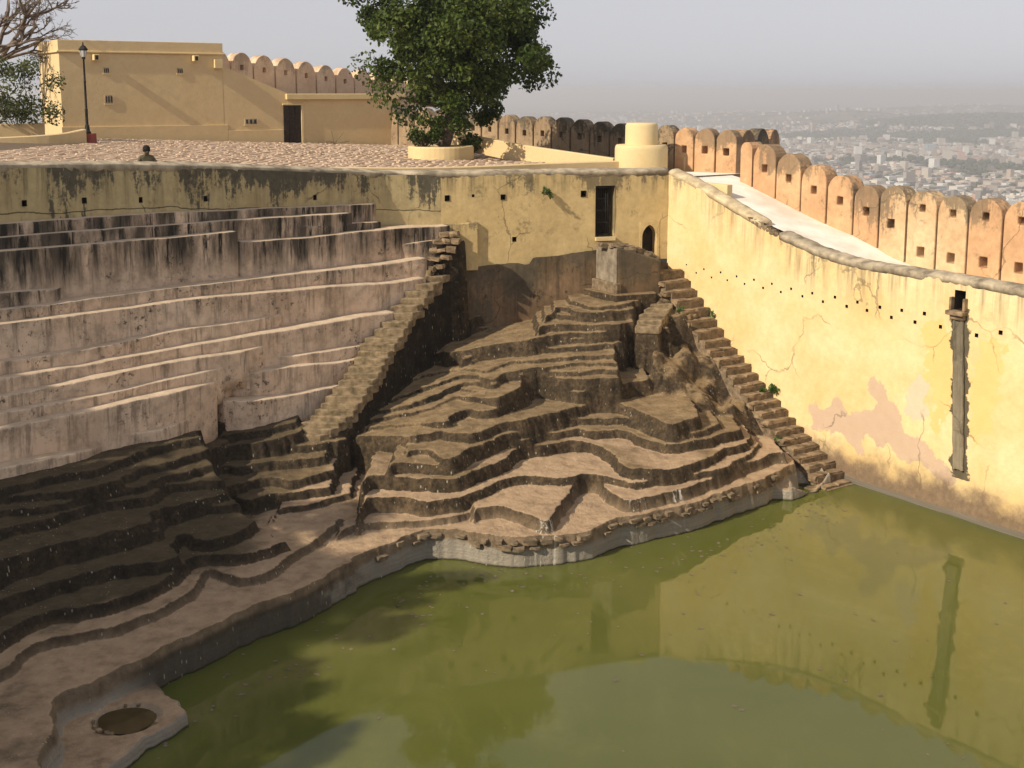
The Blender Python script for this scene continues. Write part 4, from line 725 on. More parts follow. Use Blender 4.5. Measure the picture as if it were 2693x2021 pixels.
# --- gate bars
gx_, gz0, gz1 = (2.69, 3.10), 6.32, 7.92
gt = thing('barred_gate', 'black iron barred gate closing the doorway in the ochre wall', 'gate', (2.9, 39.9, 6.3))
gd = np.array((7.3, 2.2)) / math.hypot(7.3, 2.2); gn = np.array((-gd[1], gd[0]))
go = np.array(fM(sM(2.69)))
bars = [i * .075 for i in range(7)]
for u in bars:
    p = go + gd * u + gn * .12; mk('bar', *tube([(p[0], p[1], gz0), (p[0], p[1], gz1)], [.012, .012], 6), M['iron'], gt, True)
for z in (6.36, 6.75, 7.15, 7.52, 7.88):
    a = go + gn * .12 - gd * .02; c = go + gd * .47 + gn * .12; mk('cross_rail', *obb(a, gd, gn, 0, .49, -.012, .012, z - .022, z + .022), M['iron'], gt)
v, f = obb(np.array(fM(sM(2.67))), gd, gn, 0, .66, -.12, .2, 6.18, 6.3); tag(mk('gate_sill', v, f, M['trim']), 'worn pale sill stone under the barred gate', 'sill')
# dark room behind bars is the reveal itself; back plate of the opening
a0 = np.array(fM(sM(2.67))); mk('gate_back', *obb(a0, gd, gn, .0, .66, .55, .6, 6.3, 7.94), M['hole'], wm)
# pointed niche trim
nc = thing('wall_niche', 'small pointed arch niche near the wall corner above the stairs', 'niche', (4.48, 40.2, 5.5))
pts = []
for t in np.linspace(0, 1, 9): pts.append((-.26 + .26 * (1 - math.cos(t * math.pi / 2)) , .74 + .34 * math.sin(t * math.pi / 2) + .06 * t ** 3))
arch = [(-.26, 0)] + pts + [(-x, z) for x, z in pts[::-1][1:]] + [(.26, 0)]
outer = [((-.34 if x < 0 else .34), 0.) if z == 0 else (x * .34 / .26, 1.24) for x, z in arch]; outer[1] = (-.34, 1.24); outer[-2] = (.34, 1.24)
o0 = np.array(fM(sM(4.48)))
def niche(u, z, d): p = o0 + gd * u + gn * d; return (p[0], p[1], 5.5 + z)
n = len(arch); V = [niche(u, z, -.018) for u, z in outer] + [niche(u, z, -.018) for u, z in arch] + [niche(u, z, .38) for u, z in arch] + [niche(u, z, .01) for u, z in outer]
F = [(i, i + 1, n + i + 1, n + i) for i in range(n - 1)] + [(n + i, n + i + 1, 2 * n + i + 1, 2 * n + i) for i in range(n - 1)] + [(i + 1, i, 3 * n + i, 3 * n + i + 1) for i in range(n - 1)]
o = mk('arch_frame', V, F, M['wall_mid'], nc, False, {'dtop': [3] * len(V)}); fixn(o)
mk('niche_back', [niche(u, z, .36) for u, z in arch], [tuple(range(n))], M['hole'], nc)
# fill the spandrels of the square pit behind the frame
# --- stone drain chute on the cream wall
dc = thing('drain_chute', 'stone drain spout and grey channel running down the cream wall', 'drain', rw(11.24, -.1, 5.4))
mk('spout_lip', *obb(np.array(rw(11.24)[:2]), RD, RN, -.27, .25, -.24, .03, 5.30, 5.42), M['stair'], dc); bevel(dc.children[-1], .03, 2)
for sg in (-1, 1): bevel(mk('spout_cheek', *obb(np.array(rw(11.24 + sg * .2)[:2]), RD, RN, -.035, .035, -.14, .02, 5.42, 5.75), M['stair'], dc), .02)
bevel(mk('spout_corbel', *obb(np.array(rw(11.24)[:2]), RD, RN, -.2, .2, -.14, .02, 5.18, 5.3), M['stair'], dc), .03)
pth = [rw(11.26 + (5.2 - z) * .06, -.02, z) for z in np.linspace(5.2, 1.3, 30)]
V, F = [], []
for i, p in enumerate(pth):
    for u, w in ((-.15, 0), (-.15, -.06), (-.09, -.075), (-.07, -.03), (.07, -.03), (.09, -.075), (.15, -.06), (.15, 0)):
        j = (random.random() - .5) * .02; V.append((p[0] + RD[0] * (u + j) + RN[0] * w, p[1] + RD[1] * (u + j) + RN[1] * w, p[2]))
for i in range(29):
    for k in range(7): F.append((i * 8 + k, i * 8 + k + 1, i * 8 + 9 + k, i * 8 + 8 + k))
cm_ = plaster('channel_plaster', (.20, .17, .13), (.34, .29, .2), (.03, .027, .02), 1, 5, .35, blot=.7, mott=.5)
o = mk('channel', V, F, cm_, dc, True, {'dtop': [5.2 - v[2] for v in V]}); fixn(o)
# ================================================================ ramp walk and battlements
wk = []
WS = [-.4, .8, 2.28, 3.34, 4.41, 5.47, 6.44, 6.9, 8, 20]; WZ = [8.12, 7.93, 7.48, 7.16, 6.86, 6.62, 6.32, 6.12, 5.9, 5.6]
wz = lambda s: float(np.interp(s, WS, WZ))
sv = np.linspace(-.3, 20, 70)
V = [rw(s, .42, wz(s) + .02) for s in sv] + [rw(s, 3.1, wz(s)) for s in sv]; n = len(sv)
tag(mk('ramp_walk', V, [(i, i + 1, n + i + 1, n + i) for i in range(n - 1)], M['white'], smooth=True), 'bright limewashed walkway sloping down behind the cream wall', None, None, 'structure')
V = [(5.2, 40.55, 8.16), rw(-.3, 3.3, 8.14), (8.4, 43.6, 8.1), (5.0, 46.2, 8.1), (3.6, 44.6, 8.16)]
tag(mk('landing', V, [(0, 1, 2, 3, 4)], M['white']), 'limewashed landing at the head of the sloping walkway', None, None, 'structure')
def merlon_mesh(w, h, t, holes, point=.0):
    """arched merlon: x along the wall, y through it, z up from 0; square loopholes cut right through"""
    r = w / 2; zs = h - r * (1.0 + point); out = [(-r, 0), (r, 0)]
    for k in range(0, 15):
        a = math.pi * k / 14; out.append((r * math.cos(a), zs + r * (1 + point * math.sin(a)) * math.sin(a)))
    loops = [out] + [[(cx - hw, cz - hh), (cx - hw, cz + hh), (cx + hw, cz + hh), (cx + hw, cz - hh)] for cx, cz, hw, hh in holes]
    bm = bmesh.new()
    for side, y in ((0, 0), (1, t)):
        es = []
        for lp in loops:
            vs_ = [bm.verts.new((x, y, z)) for x, z in lp]
            es += [bm.edges.new((vs_[i], vs_[(i + 1) % len(vs_)])) for i in range(len(vs_))]
        bmesh.ops.triangle_fill(bm, use_beauty=True, use_dissolve=False, edges=es)
    bm.verts.ensure_lookup_table(); nt = sum(len(l) for l in loops); k = 0
    for lp in loops:
        m = len(lp)
        for i in range(m): bm.faces.new((bm.verts[k + i], bm.verts[k + (i + 1) % m], bm.verts[nt + k + (i + 1) % m], bm.verts[nt + k + i]))
        k += m
    bmesh.ops.recalc_face_normals(bm, faces=bm.faces)
    for v in bm.verts: v.co += Vector((random.uniform(-1, 1) * .008, 0, random.uniform(-1, 1) * .01))
    me = bpy.data.meshes.new('merlon'); bm.to_mesh(me); bm.free()
    at = me.attributes.new('dtop', 'FLOAT', 'POINT'); at.data.foreach_set('value', np.array([max(0., h - v.co.z) * 1.0 for v in me.vertices], dtype=np.float32))
    return me
def merlon(parent, p, ang, w, h, t, holes, mat, point=0.):
    me = merlon_mesh(w, h, t, holes, point); me.materials.append(mat)
    o = bpy.data.objects.new('merlon', me); COL.objects.link(o); o.parent = parent; o.location = Vector(p) - wloc(parent); o.rotation_euler = (0, 0, ang)
    bevel(o, .035, 2, 50); return o
bt = thing('battlement', 'row of arched orange plaster merlons with loopholes beside the sloping white walkway', 'battlement', rw(1, 2.6, 6))
OFF = 2.55
joints = [.62, 1.21, 2.26, 3.34, 4.41, 5.47, 6.45, 7.45, 8.48, 9.5, 10.58, 11.65, 12.7, 13.7]
tops = [9.28, 9.23, 8.97, 8.67, 8.41, 8.16, 8.2, 8.13, 8.06, 8.06, 8.04, 8.0, 8.0]
for i, (s0, s1) in enumerate(zip(joints, joints[1:])):
    sc = (s0 + s1) / 2; w = s1 - s0 - .07; zb = wz(sc) - .55 if i < 6 else 5.0; h = tops[i] - zb
    hw, hh = .12, .13; holes = [(.0, h - .78, hw, hh)]
    if i in (6,): holes = [(-.05, h - 1.1, .13, .14)]
    if i >= 7: holes = [(0., h - .5, .1, .11), (0, h - 1.75, .13, .15)]
    if i == 0: holes = []
    c = rw(sc, OFF, zb); mat = M['merlon'] if i < 6 or i in (9, 10, 11, 12) else M['merlon_pale']
    merlon(bt, c, RANG, w, h, .55, holes, mat)
v, f = sweep([rw(s, OFF + .1, wz(s) - .1) for s in np.linspace(.5, 14, 30)], [(-.02, 0), (.42, 0), (.42, -7), (-.02, -7)]); fixn(mk('wall_base', v, f, M['merlon_dark'], bt))
def run(label, pts, n, w_gap, h, zt, zb, mat, t=.5, point=.06, hole=.11, hz=.75):
    S, f, L = polyplan(pts); root = thing('battlement', label, 'battlement', (*f(S / 2), zb))
    for i in range(n):
        a, c = f(S * i / n), f(S * (i + 1) / n); w = math.hypot(c[0] - a[0], c[1] - a[1]) - w_gap
        ang = math.atan2(c[1] - a[1], c[0] - a[0]); u = (i + .5) / n; top = zt[0] + (zt[1] - zt[0]) * u + random.uniform(-.04, .04)
        merlon(root, ((a[0] + c[0]) / 2, (a[1] + c[1]) / 2, zb), ang, w, top - zb, t, [(0, top - zb - hz, hole, hole * 1.15)], mat[i % len(mat)], point)
    return root
run('short row of arched orange merlons right of the round tower', [(5.15, 45.0), (6.4, 43.8), (7.72, 42.75)], 4, .06, 1.7, (9.72, 9.62), 7.9, [M['merlon_dark'], M['merlon'], M['merlon'], M['merlon']])
run('edge-on dark merlons where the battlement turns above the walkway', [(7.95, 43.4), (9.0, 44.8), (10, 46.5)], 3, .06, 1.7, (9.55, 9.6), 7.9, [M['merlon'], M['merlon_dark']])
run('weathered grey-brown merlons behind the leafy tree', [(-6.6, 63.5), (-2.5, 59.9), (1.2, 56.0), (4.9, 52.0)], 14, .09, 1.9, (10.2, 9.62), 7.6, [M['merlon_dark']])
run('distant row of peach coloured merlons above the low yellow house roof', [(-14.9, 61.6), (-11.5, 66.4), (-8.0, 71.4), (-4.5, 76.5)], 12, .1, 2.4, (13.05, 11.6), 10.0, [M['merlon_peach']], .6, .12)
# ================================================================ court: house, walls, tower
HD = np.array((.8412, .5408)); HN = np.array((-.5408, .8412)); H0 = np.array((-19.55, 54.4))      # facade direction, into the house
hb = thing('yellow_house', 'long flat-roofed yellow house with sloping stair wall and dark door behind the court', 'house', (H0[0], H0[1], 8.5))
def hbox(name, x0, x1, y0, y1, z0, z1, mat, bev=.02, par=None):
    v, f = obb(H0, HD, HN, x0, x1, y0, y1, z0, z1); o = mk(name, v, f, mat, par or hb, attrs={'dtop': [2.] * 8})
    if bev: bevel(o, bev)
    return o
hbox('wall', 0, 7.3, 0, 3.9, 7.5, 12.6, M['house']); hbox('parapet', -.03, 7.33, -.03, 3.93, 12.66, 13.14, M['house'])
hbox('cornice', -.1, 7.4, -.1, 4.0, 12.6, 12.68, M['trim'])
q = [(7.3, 7.5), (10.44, 7.5), (10.44, 10.86), (7.3, 12.1)]
V = [(*(H0 + HD * s + HN * y), z) for y in (.004, 3.8) for s, z in q]
fixn(mk('stair_wall', V, [(0, 1, 2, 3), (7, 6, 5, 4), (0, 4, 5, 1), (1, 5, 6, 2), (2, 6, 7, 3), (3, 7, 4, 0)], M['house'], hb, attrs={'dtop': [2.] * 8}))
hbox('low_wing', 10.442, 16.6, 0.0, 4, 7.3, 10.55, M['house']); hbox('wing_roof', 10.37, 16.75, -.16, 4.1, 10.55, 10.82, M['trim'])
hbox('plinth_band', -.05, 7.45, -.07, .02, 7.5, 9.4, M['house'], .01); hbox('plinth_band', 7.455, 10.2, -.07, .02, 7.5, 9.13, M['house'], .01)
ho = thing('far_wall', 'short yellow wall joining the house to the tree planter', 'wall', (-5.4, 64.8, 8)); ho2 = obb(H0, HD, HN, 16.6, 20, .6, 1.0, 7.3, 9.7)
mk('wall_face', ho2[0], ho2[1], M['house'], ho, attrs={'dtop': [2.] * 8}); mk('wall_cap', *obb(H0, HD, HN, 16.65, 20.1, .5, 1.1, 9.702, 9.85), M['trim'], ho, attrs={'dtop': [2.] * 8})
dr = hbox('door', 10.24, 11.13, -.03, .02, 8.2, 10.28, M['door'], 0)
hbox('door_jamb', 11.13, 11.25, -.08, .03, 8.2, 10.32, M['trim'], .01); hbox('door_lintel', 10.19, 11.27, -.09, .03, 10.28, 10.36, M['trim'], .01)
for u in (.26, .55): hbox('door_batten', 10.24 + u, 10.24 + u + .03, -.05, -.03, 8.25, 10.26, M['iron'], 0, dr)
for s, z in ((1.52, 12.4), (5.97, 12.42)):
    sp = hbox('roof_spout', s - .12, s + .12, -.36, 0, z - .13, z + .13, M['trim'], .02); hbox('spout_mouth', s - .07, s + .07, -.37, -.34, z - .1, z + .09, M['hole'], 0, sp)
for s, z, w, h, nm in ((1.99, 11.84, .12, .12, 'vent'), (5.29, 11.86, .13, .12, 'vent'), (2.04, 10.59, .17, .19, 'window'), (8.59, 9.53, .3, .13, 'vent')):
    wv = hbox(nm, s - w, s + w, -.03, .01, z - h, z + h, M['coping'], 0)
    hbox('frame', s - w - .04, s + w + .04, -.04, .005, z - h - .05, z - h, M['trim'], 0, wv); hbox('frame', s + w, s + w + .04, -.04, .005, z - h, z + h, M['trim'], 0, wv)
    for k in range(3):
        a = s - w + (k + .5) * 2 * w / 3; hbox('grille_slot', a - w * .14, a + w * .14, -.045, -.03, z - h * .7, z + h * .7, M['hole'], 0, wv)
hbox('roof_box', 6.87, 7.25, -.22, -.01, 11.98, 12.39, M['trim'], .01)
# plinth tower
tw = thing('round_tower', 'stepped round yellow drum standing at the corner of the rim', 'tower', (4.5, 43.4, 8.1))
mk('lower_drum', *lathe([(.92, -.2), (.92, .85), (.9, .95), (.86, 1.0)], (4.5, 43.4, 8.1), 48), M['trim'], tw, True, {'dtop': [2.] * 192}); mk('upper_drum', *lathe([(.57, .98), (.56, 1.66), (.53, 1.72), (.5, 1.75)], (4.5, 43.4, 8.1), 48), M['trim'], tw, True, {'dtop': [2.] * 192})
for o in tw.children: m_ = o.modifiers.new('edge', 'EDGE_SPLIT'); m_.split_angle = math.radians(50)
def lowwall(name, label, path, w, h, cat='wall', mat='house'):
    v, f = sweep(path, [(-w / 2, -.6), (-w / 2, h - .03), (-w / 2 + .03, h), (w / 2 - .03, h), (w / 2, h - .03), (w / 2, -.6)]); o = mk(name, v, [tuple(reversed(q)) for q in f], M[mat], None, False, {'dtop': [2.] * len(v)}); fixn(o); return tag(o, label, cat)
lowwall('ramp_parapet', 'low yellow parapet curving down from the tree to the round tower', catmull([(-2.3, 50.2, 9.2), (-1.35, 49.3, 9.12), (.34, 47.5, 8.88), (2.2, 46, 8.66), (3.7, 44.7, 8.5)], .4), .25, .06)
lowwall('rim_curb', 'long low yellow curb just behind the rim coping', catmull([(-5.6, 38.5, 8.52), (-3.4, 39.5, 8.44), (-1.4, 40.5, 8.42), (1.2, 42, 8.44), (3.7, 43.1, 8.46)], .5), .25, .1)
bevel(tag(mk('corner_block', *obb((6.05, 44.6), RD, RN, -.5, .5, -.25, .25, 7.9, 8.65), M['trim'], attrs={'dtop': [2.] * 8}), 'small yellow block at the foot of the round tower', 'block'), .02)
bevel(tag(mk('walk_block', *obb(rw(1.5, .75)[:2], RD, RN, -.95, .55, -.12, .12, 7.5, 8.02), M['trim'], attrs={'dtop': [2.] * 8}), 'low yellow block at the head of the cream wall', 'block'), .02)
lowwall('garden_wall', 'lower curved yellow garden wall leading to the lamp post', catmull([(-22.5, 46.2, 9.05), (-19.6, 47.5, 9.1), (-17.7, 48.6, 9.2), (-17.0, 49.6, 9.35)], .4), .3, .1)
lowwall('garden_wall', 'upper straight yellow garden wall beneath the bush', catmull([(-25, 48.8, 9.45), (-21.5, 50.2, 9.5), (-19.2, 51.3, 9.55)], .5), .3, .1)
# ================================================================ vegetation
def leaves(centres, radii, n, size, flat=.55, seed=0, up=.3):
    r = np.random.default_rng(seed); C = np.asarray(centres, float); R = np.asarray(radii, float)
    k = r.integers(0, len(C), n); d = r.normal(size=(n, 3)); d /= np.linalg.norm(d, axis=1)[:, None]
    p = C[k] + d * (R[k] * r.random(n) ** .45)[:, None] * np.array([1, 1, flat + .25])
    nrm = d * .5 + r.normal(size=(n, 3)) * .7 + np.array([0, 0, up]); nrm /= np.linalg.norm(nrm, axis=1)[:, None]
    t = np.cross(nrm, r.normal(size=(n, 3))); t /= np.linalg.norm(t, axis=1)[:, None]; b_ = np.cross(nrm, t)
    s = (size * (.6 + .8 * r.random(n)))[:, None]
    V = np.stack([p - t * s * .5, p + b_ * s * .32 + nrm * s * .06, p + t * s * .55, p - b_ * s * .32 + nrm * s * .06], 1).reshape(-1, 3)
    F = np.arange(4 * n).reshape(-1, 4); rnd = np.repeat(np.clip(r.random(n) * .6 + .4 * r.random(len(C))[k], 0, 1), 4)
    return V, F, rnd
def grow(base, tip, r0, depth, out, rnd, spread=.6, wig=.12, kids=(2, 3), ratio=.68, droop=0.):
    base, tip = Vector(base), Vector(tip); L = (tip - base).length; n = 5
    side = Vector((rnd.gauss(0, 1), rnd.gauss(0, 1), rnd.gauss(0, .6))) * L * wig
    path = [base.lerp(tip, t) + side * math.sin(math.pi * t) * .8 + Vector((rnd.gauss(0, 1), rnd.gauss(0, 1), rnd.gauss(0, 1))) * L * .02 * (0 < t < 1) for t in [i / n for i in range(n + 1)]]
    out.append((path, [r0 * (1 - .5 * i / n) for i in range(n + 1)]))
    if depth == 0: return
    for q in range(rnd.randint(*kids)):
        t = rnd.uniform(.45, 1.); b2 = path[min(n, int(t * n))]
        d = (tip - base).normalized() + Vector((rnd.gauss(0, spread), rnd.gauss(0, spread), rnd.gauss(0, spread * .8) - droop)); d.normalize()
        grow(b2, b2 + d * L * ratio * rnd.uniform(.75, 1.2), r0 * .55, depth - 1, out, rnd, spread, wig, kids, ratio, droop)
def leafy_tree(name, label, base, crown, R, nclump, nleaf, size, seed, group=None, trunk_r=.3):
    rnd = random.Random(seed); root = thing(name, label, 'tree', base, group); C, rr = [], []
    cx, cy, cz = crown; r = np.random.default_rng(seed)
    while len(C) < nclump:
        d = r.normal(size=3); d /= np.linalg.norm(d); q = r.random() ** .4
        lump = 1 + .22 * math.sin(3 * math.atan2(d[1], d[0]) + seed) + .15 * math.sin(5 * d[2] + 2 * d[0] * 3)
        C.append((cx + d[0] * R[0] * q * lump, cy + d[1] * R[1] * q * lump, cz + d[2] * R[2] * q * lump)); rr.append(rnd.uniform(.45, .95) * R[0] / 4.2)
    V, F, a = leaves(C, rr, nleaf, size, seed=seed); mk('crown', V, F, M['leaf'], root, False, {'rnd': a})
    segs = []; top = Vector((cx, cy, cz)); fork = Vector(base).lerp(Vector((cx, cy, cz - R[2] * .75)), .8)
    mk('trunk', *tube([Vector(base), Vector(base).lerp(fork, .5) + Vector((.08, .05, 0)), fork], [trunk_r * 1.3, trunk_r, trunk_r * .85], 10), M['bark'], root, True)
    for k in range(9):
        t = C[rnd.randrange(len(C))]; grow(fork, fork.lerp(Vector(t), .7), trunk_r * .5, 1, segs, rnd, .3, .06, (2, 3), .4)
    mk('branches', *join([tube(p, q, 5) for p, q in segs]), M['bark'], root, True)
    return root
leafy_tree('leafy_tree', 'large dense green tree growing from the round planter on the court', (-2.75, 48.6, 8.8), (-2.2, 48.7, 13.2), (4.1, 3.8, 3.4), 200, 52000, .17, 5, trunk_r=.26)
# shrubs at the foot of the tree and the planter
pr = thing('tree_planter', 'low round yellow planter around the base of the leafy tree', 'planter', (-2.75, 48.2, 8.3))
v, f = lathe([(1.27, -.4), (1.27, .5), (1.24, .55), (1.02, .55), (1.0, .5), (1.0, .4), (.02, .4)], (-2.75, 48.2, 8.3), 40); mk('planter_wall', v, f, M['trim'], pr, False, {'dtop': [2.] * len(v)})
mk('planter_soil', *lathe([(1.0, .42), (.01, .46)], (-2.75, 48.2, 8.3), 30), M['soil'], pr)
def bush(name, label, base, C, R, n, size, seed, mat='bushleaf', cat='bush', stems=8, group=None):
    root = thing(name, label, cat, base, group); V, F, a = leaves(C, R, n, size, seed=seed); mk('foliage', V, F, M[mat], root, False, {'rnd': a})
    rnd = random.Random(seed); segs = []
    for k in range(stems): t = Vector(C[rnd.randrange(len(C))]); grow(Vector(base), t, .012 + size * .06, 1, segs, rnd)
    mk('stems', *join([tube(p, q, 4) for p, q in segs]), M['bark'], root, True); return root
rnd = random.Random(4)
bush('shrub', 'small dark shrub under the leafy tree inside the planter', (-3.3, 47.9, 8.75), [(-3.3 + rnd.uniform(-.6, .6), 47.8 + rnd.uniform(-.4, .4), 9.0 + rnd.random() * .9) for i in range(16)], [.32] * 16, 1500, .13, 41, 'leaf')
bush('bush', 'tall grey-green bush beside the left side of the yellow house', (-20.2, 50.9, 9.3), [(-20.3 + rnd.gauss(0, .75), 50.9 + rnd.gauss(0, .5), 9.9 + rnd.random() * 2.3) for i in range(46)], [.5] * 46, 4600, .12, 42)
# bare tree at the left edge
bt_ = thing('bare_tree', 'leafless grey tree with tangled branches behind the bush', 'tree', (-23.8, 56, 9.2)); segs = []; rnd = random.Random(12)
mk('trunk', *tube([(-23.8, 56, 9.0), (-23.6, 56, 10.6), (-23.2, 56, 12.0)], [.34, .28, .24], 10), M['bark'], bt_, True)
for tip in [(-20.6, 55.6, 13.2), (-21.2, 55.2, 14.4), (-22.2, 56, 15.0), (-21.0, 56, 13.8), (-22.6, 55.3, 14.2), (-24.6, 56.5, 14.0)]:
    grow((-23.2, 56, 11.8), tip, .13, 5, segs, rnd, .55, .14, (2, 4), .6, .0)
mk('branches', *join([tube(p, [max(q, .008) for q in r], 4, False) for p, r in segs]), M['bark'], bt_, True)
# trees on the near left bank, out of the picture: they shade the lower left steps and the water in front of them
for i, (b0, c0, R0) in enumerate([((-21.0, 16.6, 8.7), (-21.0, 16.6, 11.6), (2.7, 2.7, 2.6)), ((-20.8, 13.6, 8.7), (-20.8, 13.6, 12.2), (2.9, 2.9, 3.0)), ((-22.6, 11.6, 8.7), (-22.6, 11.6, 13.5), (2.6, 2.6, 2.8)), ((-20.9, 9.3, 8.7), (-20.9, 9.3, 11.4), (3.0, 3.0, 2.8))]):
    leafy_tree('leafy_tree', ['leafy tree on the near left bank closest to the steps', 'smaller leafy tree on the near left bank closest to the camera', 'leafy tree on the near left bank beyond the others', 'leafy tree at the back of the near left bank'][i], b0, c0, R0, 120, 12000, .3, 70 + i, 'trees on the near left bank')
# weeds
def weed(label, p, r, n, size, seed): return bush('weed', label, p, [(p[0] + rnd.uniform(-r, r), p[1] + rnd.uniform(-r, r) - .05, p[2] + rnd.uniform(-.2, .6) * r * 2) for i in range(6)], [r * .6] * 6, n, size, seed, 'weed', 'plant', 3)
weed('green caper plant sprouting from the ochre wall beside the barred gate', (1.1, 39.08, 7.72), .16, 220, .07, 51)
weed('bright green weed growing between the lower side stairs and the cream wall', (*rw(4.85, -.12)[:2], 2.05), .2, 260, .09, 52)
weed('small weed on the middle side steps', (*rw(2.6, -.95)[:2], 3.35), .12, 120, .06, 53)
weed('grassy tuft at the edge of the upper side steps', (*rw(1.9, -1.1)[:2], 4.15), .1, 80, .06, 54)
weed('low weed beside the last side steps at the water', (*rw(6.2, -1.1)[:2], 1.0), .09, 80, .06, 55)
weed('thin grass along the cream wall beside the upper steps', (*rw(2.2, -.06)[:2], 3.95), .12, 90, .06, 56)
# ================================================================ court details
lp = thing('street_lamp', 'black cast iron lamp post on a red stone block before the yellow house', 'lamp', (-17.0, 49.9, 9.0))
LX, LY = -16.95, 49.9
bevel(mk('pedestal', *obb((LX, LY), (1, 0), (0, 1), -.27, .27, -.27, .27, 8.6, 9.27), M['red'], lp), .02)
mk('post', *lathe([(.14, 0), (.14, .06), (.1, .1), (.09, .3), (.06, .36), (.055, .9), (.07, .93), (.05, .97), (.042, 2.0), (.055, 2.03), (.042, 2.07), (.035, 2.9), (.08, 2.95), (.04, 2.99)], (LX, LY, 9.27), 12), M['iron'], lp, True)
ln = mk('lantern', *lathe([(.07, 2.98), (.15, 3.26), (.19, 3.28), (.19, 3.31), (.1, 3.42), (.03, 3.47), (.03, 3.53), (.012, 3.6)], (LX, LY, 9.27), 6), M['iron'], lp)
for k in range(6):
    a, c = math.pi / 3 * k + .1, math.pi / 3 * (k + 1) - .1
    mk('pane', [(LX + .082 * math.cos(a), LY + .082 * math.sin(a), 12.28), (LX + .082 * math.cos(c), LY + .082 * math.sin(c), 12.28), (LX + .155 * math.cos(c), LY + .155 * math.sin(c), 12.52), (LX + .155 * math.cos(a), LY + .155 * math.sin(a), 12.52)], [(0, 1, 2, 3)], M['glass'], ln)
# seated person behind the coping
px_, py_ = -9.62, 32.75; pz = 8.72
bmk = NB('khaki_clothes'); zz = bmk.sep(bmk.pos)[2]
bmk.color(bmk.mix(bmk.step(zz, pz + .62, pz + .63), bmk.mix(bmk.noise(14, 5), (.07, .06, .035), (.12, .10, .06)), (.16, .085, .05)))
per = bpy.data.meshes.new('person'); J = {'pel': (0, 0, .12, .15), 'sp': (0, -.02, .3, .14), 'ch': (0, -.05, .47, .155), 'nk': (0, -.08, .6, .06), 'hd': (0, -.11, .68, .085), 'hd2': (0, -.12, .76, .085),
     'sl': (-.17, -.05, .52, .075), 'el': (-.27, -.14, .34, .05), 'hl': (-.12, -.3, .36, .035), 'sr': (.17, -.05, .52, .075), 'er': (.29, -.1, .34, .05), 'hr': (.12, -.28, .33, .035),
     'kl': (-.3, -.35, .2, .075), 'fl': (-.05, -.45, .06, .05), 'kr': (.3, -.33, .2, .075), 'fr': (.08, -.5, .06, .05), 'no': (0, -.215, .70, .02)}
kk = list(J); E_ = [('pel', 'sp'), ('sp', 'ch'), ('ch', 'nk'), ('nk', 'hd'), ('hd', 'hd2'), ('ch', 'sl'), ('sl', 'el'), ('el', 'hl'), ('ch', 'sr'), ('sr', 'er'), ('er', 'hr'), ('pel', 'kl'), ('kl', 'fl'), ('pel', 'kr'), ('kr', 'fr'), ('hd', 'no')]
per.from_pydata([J[k][:3] for k in kk], [(kk.index(a), kk.index(c)) for a, c in E_], []); per.materials.append(bmk.m)
pe = bpy.data.objects.new('person', per); COL.objects.link(pe); pe.location = (px_, py_, pz); pe.rotation_euler = (0, 0, .5); pe.scale = (.9, .9, .92)
sk = pe.modifiers.new('skin', 'SKIN'); sd = pe.modifiers.new('sub', 'SUBSURF'); sd.levels = sd.render_levels = 2
for i, k in enumerate(kk): per.skin_vertices[0].data[i].radius = (J[k][3], J[k][3])
per.skin_vertices[0].data[0].use_root = True
tag(pe, 'seated person with dark hair in a khaki shirt leaning behind the rim coping', 'person')
v, f = lathe([(.105, -.02), (.112, .05), (.1, .11), (.06, .15), (.01, .165)], (0, -.1, .72), 14); hr = mk('hair', v, f, simple('black_hair', (.008, .007, .006), (.018, .015, .012), 20), None, True); hr.parent = pe
# small heap by the house wall
tp = thing('stick_heap', 'thin sticks and a dark stone heap leaning on the low house wing', 'sticks', (-9.0, 61.0, 8.4)); hp = H0 + HD * 12.6 - HN * .5
for k, (du, dz) in enumerate(((.55, .55), (-.1, .6), (.8, .1))): mk('stick', *tube([(hp[0], hp[1], G(*hp) + .02), (hp[0] + HD[0] * du, hp[1] + HD[1] * du, G(*hp) + .05 + dz)], [.018, .014], 5), M['bark'], tp)
stone('lump', tp, (hp[0] - .2, hp[1] - .2, G(*hp) + .08), .3, (.35, .3, .2), DSTONES)
# paving of the court
pvm = simple('paving_stone', (.38, .265, .185), (.58, .44, .32), 2.2, .9, .4); PAVE = [stone_mesh('paving_stone', 60 + i, pvm, .05) for i in range(5)]
cand = []
for i in range(-60, 110):
    for j in range(-95, 90):
        q = np.array((-8., 44.)) + HD * (i * .4 + .2 * (j % 2) + random.uniform(-.05, .05)) + HN * (-1) * (j * .27 + random.uniform(-.03, .03))
        x, y = q
        if not (-.46 < x / y < .03) or y > 68 or (q - H0) @ HN > -.25 or x > 2.2: continue
        if y < np.interp(x, [p[0] for p in BP], [p[1] for p in BP]) + .75: continue
        if (x + 2.75) ** 2 + (y - 48.2) ** 2 < 1.7 or (x > -3.2 and y < 41.6 + (x + 1.4) * .58): continue
        if x < -17 and y < 50.5: continue
        cand.append((y, x, random.uniform(.3, .4), random.uniform(.17, .26)))
cand.sort()
for y, x, a, c in cand[:300]: stone('paving_stone', court, (x, y, G(x, y) + .012), math.atan2(HD[1], HD[0]), (a, c, .06), PAVE, .02)
rest = cand[300:]; gz = ground(np.array([q[1] for q in rest]), np.array([q[0] for q in rest])); V, F = [], []
